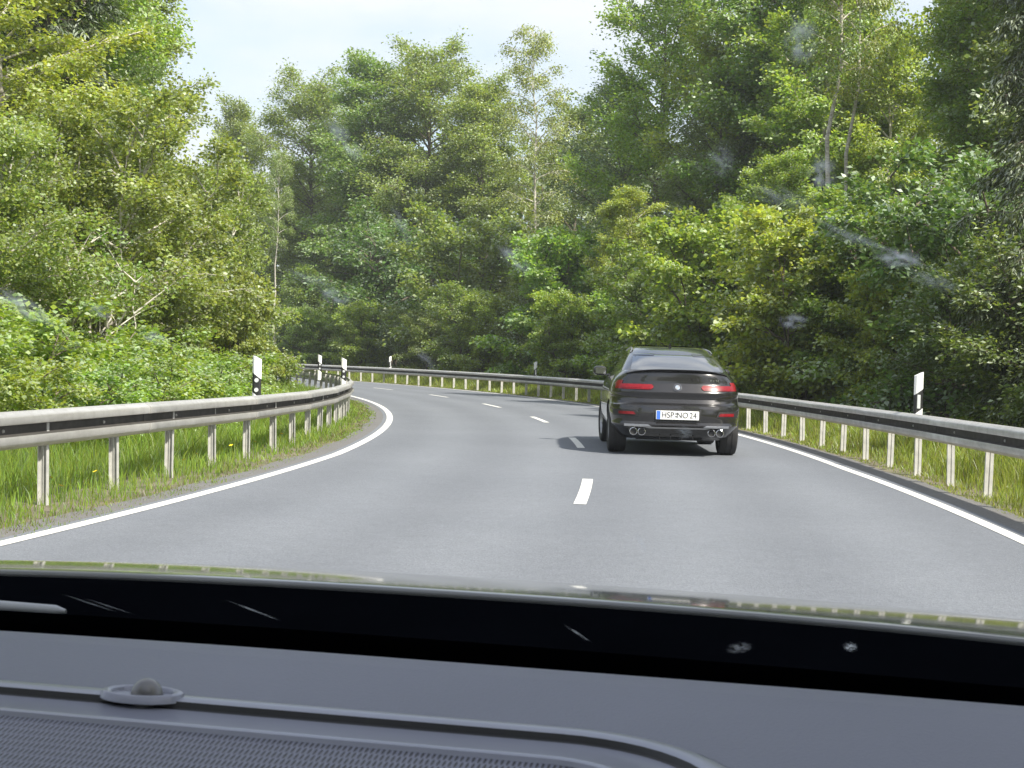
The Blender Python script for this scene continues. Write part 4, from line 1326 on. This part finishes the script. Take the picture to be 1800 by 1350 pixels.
M['cowl'] = simple('cowl_plastic', (0.0022, 0.0026, 0.0038), 1.0, var=0.2, spec=0.0)
M['liner'] = simple('roof_liner', (0.30, 0.29, 0.28), 0.9, var=0.05)

def sheet(name, rows, mat, parent, smooth=True, angle=50):
    """rows: list of equally long point lists"""
    k = len(rows[0])
    V = [p for r_ in rows for p in r_]
    F = [(i * k + j, i * k + j + 1, (i + 1) * k + j + 1, (i + 1) * k + j) for i in range(len(rows) - 1) for j in range(k - 1)]
    return obj(name, py_mesh(name, V, F, mat, smooth=smooth, angle=angle), parent)

# inner outline of the recessed panel: straight, then a rounded end
path = []      # (x, y, inward normal)
PD0 = 0.862
xe, rad0 = -0.155, 0.115
for i in range(12): path.append((SL + (xe - SL) * i / 12, PD0, (0.0, -1.0)))
for i in range(13):
    t = PI / 2 * i / 12
    path.append((xe + rad0 * math.sin(t), PD0 - rad0 + rad0 * math.cos(t), (-math.sin(t), -math.cos(t))))
for i in range(1, 6): path.append((xe + rad0, PD0 - rad0 - 0.05 * i, (-1.0, 0.0)))
nP = len(path)
# pad: from the far edge to that outline
outer = []
for i, (x, y, n_) in enumerate(path):
    if i <= 12: outer.append((x, 1.0))
    elif i < 24:
        t = (i - 12) / 12
        outer.append((xe + (SR - xe) * t ** 0.8, 1.0))
    else: outer.append((SR, 1.0 - (i - 24) / 5 * 0.5))
def edge_d(x): return 1.066 - 0.05 * max(0.0, (-0.42 - x)) ** 1.5 * 1.6 - 0.03 * max(0, x) 
far_prof = [(0.10, 1.02), (0.035, 1.085), (0.016, 1.108), (0.004, 1.119), (-0.008, 1.124), (-0.03, 1.1275)]
xsq = [SL + (SR - SL) * i / 40 for i in range(41)]
rows = [[(x, edge_d(x) + dd, z) for x in xsq] for dd, z in far_prof] + [[(x, 1.0, 1.1295) for x in xsq]]
dash = sheet('dashboard', rows, M['dash'], host)
rows = []
for t in (0.0, 0.3, 0.6, 0.85, 1.0):
    rows.append([(ox + (px_ - ox) * t, oy + (py_ - oy) * t, 1.1295 + 0.0025 * t) for (ox, oy), (px_, py_, n_) in zip(outer, path)])
sheet('dash_pad', rows, M['dash'], dash)
def band(name, prof, mat):
    rows = [[(x + n_[0] * o, y + n_[1] * o, z) for (x, y, n_) in path] for o, z in prof]
    return sheet(name, rows, mat, dash, angle=40)
band('trim_lip', [(0.0, 1.1318), (0.003, 1.1331), (0.008, 1.1334), (0.013, 1.1331), (0.016, 1.1322)], M['dash_edge'])
band('trim_groove', [(0.016, 1.1322), (0.0172, 1.1286), (0.020, 1.1280)], M['dash_dark'])
band('trim_strip', [(0.020, 1.1280), (0.050, 1.1276), (0.0525, 1.1294), (0.057, 1.1299), (0.060, 1.1292), (0.0615, 1.1265)], M['dash_edge'])
inn = [(x + n_[0] * 0.0615, y + n_[1] * 0.0615) for (x, y, n_) in path]
V = [(x, y, 1.1265 - 0.16 * (PD0 - 0.0615 - y)) for x, y in inn] + [(inn[-1][0], 0.50, 1.078), (SL, 0.50, 1.078)]
obj('speaker_grille', py_mesh('speaker_grille', V, [tuple(range(len(V)))], M['mesh']), dash)
# near body of the dashboard below and towards the viewer
sheet('dash_front', [[(x, 0.50, 1.077) for x in xsq], [(x, 0.46, 1.05) for x in xsq], [(x, 0.42, 0.80) for x in xsq]], M['dash'], dash)
# light sensor: small dome in an oval eye
sx, sy = -0.424, 0.852
def oval(r1, r2, z, n=32): return [(sx + r1 * math.cos(2 * PI * i / n), sy + r2 * math.sin(2 * PI * i / n), z) for i in range(n + 1)]
sheet('sensor_ring', [oval(0.028, 0.017, 1.1310), oval(0.0265, 0.0155, 1.1352), oval(0.024, 0.014, 1.1360), oval(0.021, 0.012, 1.1352), oval(0.0195, 0.0105, 1.1315), oval(0.008, 0.005, 1.131)], M['dash_edge'], dash)
bm = bmesh.new()
bmesh.ops.create_uvsphere(bm, u_segments=24, v_segments=14, radius=1)
bmesh.ops.scale(bm, vec=(0.0105, 0.0090, 0.0115), verts=bm.verts)
bmesh.ops.translate(bm, vec=(sx + 0.004, sy - 0.002, 1.1325), verts=bm.verts)
obj('light_sensor', bm_mesh('light_sensor', bm, simple('sensor_dome', (0.12, 0.118, 0.125), 0.3, var=0.1, coat=0.5), True, 80), dash)

# windscreen: raked pane, black ceramic band along its foot
WB, WT = (1.30, 1.055), (0.26, 1.60)
def ws(x, t, off=0.0):
    c = (x - (SL + SR) / 2) / 0.92
    dd = WB[0] + (WT[0] - WB[0]) * t - 0.07 * c * c
    z = WB[1] + (WT[1] - WB[1]) * t
    nn = Vector((0, -(WT[1] - WB[1]), (WT[0] - WB[0]))).normalized()   # towards the cabin
    nn = Vector((0, -0.464, -0.886))
    return (x, dd + nn.y * off, z + nn.z * off)
m = bpy.data.materials.new('clear_glass'); m.use_nodes = True
nt = m.node_tree
for n in list(nt.nodes): nt.nodes.remove(n)
o_ = nt.nodes.new('ShaderNodeOutputMaterial'); t_ = nt.nodes.new('ShaderNodeBsdfTransparent')
t_.inputs['Color'].default_value = (0.965, 0.975, 0.972, 1)
nt.links.new(t_.outputs[0], o_.inputs['Surface'])
M['clear_glass'] = m
xw = [SL + (SR - SL) * i / 24 for i in range(25)]
pane = sheet('windscreen', [[ws(x, t) for x in xw] for t in np.linspace(0, 1, 9)], M['clear_glass'], host)
sheet('ceramic_band', [[ws(x, t, 0.003) for x in xw] for t in (-0.01, 0.05, 0.118)], M['cowl'], pane)
# dried marks on the glass
def smudge_mat(name, dens, seed):
    m = bpy.data.materials.new(name); m.use_nodes = True
    nt = m.node_tree
    for n in list(nt.nodes): nt.nodes.remove(n)
    o_ = nt.nodes.new('ShaderNodeOutputMaterial')
    tr = nt.nodes.new('ShaderNodeBsdfTransparent')
    df_ = nt.nodes.new('ShaderNodeBsdfDiffuse'); df_.inputs['Color'].default_value = (0.88, 0.92, 0.95, 1)
    tl = nt.nodes.new('ShaderNodeBsdfTranslucent'); tl.inputs['Color'].default_value = (0.88, 0.92, 0.95, 1)
    mx_ = nt.nodes.new('ShaderNodeMixShader'); mx_.inputs[0].default_value = 0.8
    nt.links.new(df_.outputs[0], mx_.inputs[1]); nt.links.new(tl.outputs[0], mx_.inputs[2])
    tcn = nt.nodes.new('ShaderNodeTexCoord')
    ns = nt.nodes.new('ShaderNodeTexNoise'); ns.inputs['Scale'].default_value = 2.4; ns.inputs['Detail'].default_value = 4
    mpn = nt.nodes.new('ShaderNodeMapping'); mpn.inputs['Location'].default_value = (seed * 3.7, seed, 0)
    nt.links.new(tcn.outputs['Object'], mpn.inputs['Vector']); nt.links.new(mpn.outputs[0], ns.inputs['Vector'])
    gr = nt.nodes.new('ShaderNodeVectorMath'); gr.operation = 'LENGTH'
    nt.links.new(tcn.outputs['Object'], gr.inputs[0])
    fall = nt.nodes.new('ShaderNodeMapRange'); fall.interpolation_type = 'SMOOTHSTEP'
    fall.inputs[1].default_value = 1.0; fall.inputs[2].default_value = 0.15; fall.inputs[3].default_value = 0.0; fall.inputs[4].default_value = 1.0
    nt.links.new(gr.outputs['Value'], fall.inputs[0])
    nr = nt.nodes.new('ShaderNodeMapRange'); nr.inputs[1].default_value = 0.36; nr.inputs[2].default_value = 0.66
    nt.links.new(ns.outputs['Fac'], nr.inputs[0])
    mu = nt.nodes.new('ShaderNodeMath'); mu.operation = 'MULTIPLY'
    nt.links.new(fall.outputs[0], mu.inputs[0]); nt.links.new(nr.outputs[0], mu.inputs[1])
    mu2 = nt.nodes.new('ShaderNodeMath'); mu2.operation = 'MULTIPLY'; mu2.inputs[1].default_value = dens
    nt.links.new(mu.outputs[0], mu2.inputs[0])
    fin = nt.nodes.new('ShaderNodeMixShader')
    nt.links.new(mu2.outputs[0], fin.inputs[0]); nt.links.new(tr.outputs[0], fin.inputs[1]); nt.links.new(mx_.outputs[0], fin.inputs[2])
    nt.links.new(fin.outputs[0], o_.inputs['Surface'])
    return m
SMM = [smudge_mat('dried_mark', dn, i) for i, dn in enumerate((0.58, 0.42, 0.26))]
def disc_mesh():
    n = 20
    V = [(0, 0, 0)] + [(math.cos(2 * PI * i / n), math.sin(2 * PI * i / n), 0) for i in range(n)]
    return V, [(0, 1 + i, 1 + (i + 1) % n) for i in range(n)]
DV, DF = disc_mesh()
def glass_point(px, py):
    """where the line of sight through a picture point meets the pane (car coordinates)"""
    u, v_ = (px - 900) / 2600.0, -(py - 675) / 2600.0
    c, s = math.cos(ROLL), math.sin(ROLL)
    u, v_ = u * c - v_ * s, u * s + v_ * c
    d = Vector((u, math.cos(PITCH) + v_ * math.sin(PITCH), -math.sin(PITCH) + v_ * math.cos(PITCH)))
    d = Matrix.Rotation(R(12.7), 3, 'Z') @ d
    best = None
    for i in range(2001):
        t = i / 2000
        p = ws(0.0, t)
        k = p[1] / d.y
        x = d.x * k
        p = ws(x, t)
        k = p[1] / d.y
        z = CAM_H + d.z * k
        e = abs(z - p[2])
        if best is None or e < best[0]: best = (e, d.x * k, t)
    return best[1], best[2]
rake = math.atan2(WT[1] - WB[1], WT[0] - WB[0])
# (picture point, half length, half width in m, turn, strength)
marks = [((45, 528), 0.013, 0.018, 20, 0), ((590, 508), 0.009, 0.007, 30, 1), ((548, 478), 0.016, 0.004, -40, 2), ((905, 441), 0.006, 0.010, 20, 1), ((1580, 440), 0.012, 0.006, -25, 0), ((1500, 405), 0.016, 0.0030, -32, 2),
         ((1395, 551), 0.008, 0.006, -20, 1), ((750, 618), 0.004, 0.010, 10, 2), ((275, 582), 0.011, 0.006, -45, 1), ((178, 535), 0.007, 0.007, 0, 1), ((1445, 288), 0.007, 0.009, 0, 1), ((1408, 54), 0.007, 0.010, 0, 1),
         ((607, 232), 0.006, 0.012, 10, 1), ((1270, 268), 0.006, 0.008, 0, 2), ((708, 385), 0.004, 0.012, 0, 2), ((1370, 330), 0.018, 0.005, -30, 2), ((1128, 945), 0.003, 0.012, 5, 2), ((1640, 480), 0.016, 0.004, -35, 2),
         ((1495, 1128), 0.006, 0.009, 0, 0), ((1205, 748), 0.005, 0.006, 0, 2), ((448, 1065), 0.032, 0.0018, -57, 1), ((1017, 1105), 0.024, 0.0014, -70, 1), ((160, 1052), 0.028, 0.002, -52, 2), ((195, 1058), 0.026, 0.0018, -52, 2), ((1520, 408), 0.050, 0.0016, -38, 2), ((1300, 1130), 0.010, 0.012, -20, 2)]
for i, (pp, hl, hw, ang, st) in enumerate(marks):
    gx, gt = glass_point(*pp)
    mk = obj('dried_mark', py_mesh('dried_mark', DV, DF, SMM[st]), pane)
    mk.location = ws(gx, gt, 0.004)
    mk.rotation_euler = (Matrix.Rotation(-R(27.7), 3, 'X') @ Matrix.Rotation(R(-ang), 3, 'Z')).to_euler()
    mk.scale = (hl, hw * 1.6, 1)

# cowl, wiper, bonnet
def hood_z(x, d):
    c = (x - (SL + SR) / 2) / 0.95
    q = d - 1.46
    return 1.106 - 0.070 * q - 0.085 * q * q - 0.030 * abs(c) ** 2.6 - 0.02 * max(0, q - 0.8) ** 2
def hood_rear(x):
    c = (x - (SL + SR) / 2) / 0.95
    return 1.515 - 0.075 * c * c
xb = [SL - 0.02 + (SR - SL + 0.04) * i / 36 for i in range(37)]
rows = []
for k_ in range(22):
    rows.append([(x, hood_rear(x) + 1.15 * (k_ / 21) ** 1.2, hood_z(x, hood_rear(x) + 1.15 * (k_ / 21) ** 1.2)) for x in xb])
lipr = [[(x, hood_rear(x) - o, hood_z(x, hood_rear(x)) - dz) for x in xb] for o, dz in ((0.0, 0.012), (0.003, 0.0075), (0.0035, 0.003), (0.002, 0.0008))]
front = [[(x, hood_rear(x) + 1.15 + 0.05, hood_z(x, hood_rear(x) + 1.15) - 0.10) for x in xb], [(x, hood_rear(x) + 1.18, 0.45) for x in xb]]
sheet('bonnet', lipr + rows + front, M['bonnet'], host, angle=60)
rows = [[(x, WB[0] - 0.07 * ((x - (SL + SR) / 2) / 0.92) ** 2 - 0.03, 1.03) for x in xb], [(x, WB[0] - 0.07 * ((x - (SL + SR) / 2) / 0.92) ** 2 + 0.02, 1.050) for x in xb],
        [(x, hood_rear(x) - 0.06, hood_z(x, hood_rear(x)) - 0.035) for x in xb], [(x, hood_rear(x) - 0.0045, hood_z(x, hood_rear(x)) - 0.0065) for x in xb], [(x, hood_rear(x) + 0.06, hood_z(x, hood_rear(x)) - 0.06) for x in xb]]
sheet('cowl', rows, M['cowl'], host)
wz = lambda x: 1.096
V, F = tube_pts([(SL + 0.05, 1.20, 1.095), (-1.0, 1.225, 1.101), (-0.78, 1.252, 1.103), (-0.715, 1.256, 1.1025), (-0.705, 1.2565, 1.102)], [0.006, 0.006, 0.006, 0.005, 0.002], 8)
wip = obj('wiper_blade', py_mesh('wiper_blade', V, F, simple('wiper_grey', (0.30, 0.31, 0.33), 0.4, var=0.1), smooth=True), host)
V, F = tube_pts([(SL + 0.05, 1.215, 1.085), (-0.70, 1.27, 1.088)], [0.005, 0.004], 6)
obj('wiper_rubber', py_mesh('wiper_rubber', V, F, M['matt_black']), wip)
# cabin shell around the viewer
roofrows = [[(x, y, z - 0.05 * ((x - (SL + SR) / 2) / 0.92) ** 2) for x in xw] for y, z in ((0.20, 1.615), (-0.4, 1.66), (-1.4, 1.66), (-2.2, 1.60))]
sheet('cabin_roof', roofrows, M['liner'], host)
for s, xx in ((-1, SL - 0.03), (1, SR + 0.03)):
    V, F = tube_pts([(xx, 1.27, 1.04), (xx - s * 0.01, 0.75, 1.33), (xx - s * 0.03, 0.18, 1.58)], [0.05, 0.045, 0.045], 8)
    obj('pillar', py_mesh('pillar', V, F, M['dash_dark'], smooth=True), host)
    sheet('door_panel', [[(xx, y, z) for y in (1.25, 0.5, -0.4, -1.4, -2.2)] for z in (0.4, 0.8, 1.10)], M['dash_dark'], host)
    sheet('roof_rail', [[(xx, y, z) for y in (0.2, -0.5, -1.4, -2.2)] for z in (1.52, 1.63)], M['liner'], host)

# ------------------------------------------------------------------ thin haze volume, added to lift the dark tones
bm = box_bm(420, 420, 46, (0, 60, 21.0))
hz = bpy.data.materials.new('haze'); hz.use_nodes = True
nt = hz.node_tree
for n in list(nt.nodes): nt.nodes.remove(n)
o_ = nt.nodes.new('ShaderNodeOutputMaterial'); pv = nt.nodes.new('ShaderNodeVolumePrincipled')
pv.inputs['Color'].default_value = (0.93, 0.96, 1.0, 1); pv.inputs['Density'].default_value = 0.0007; pv.inputs['Anisotropy'].default_value = 0.3
nt.links.new(pv.outputs[0], o_.inputs['Volume'])
tag(obj('haze', bm_mesh('haze', bm, hz)), 'thin pale haze added over the road to lift dark tones', 'haze', kind='stuff')
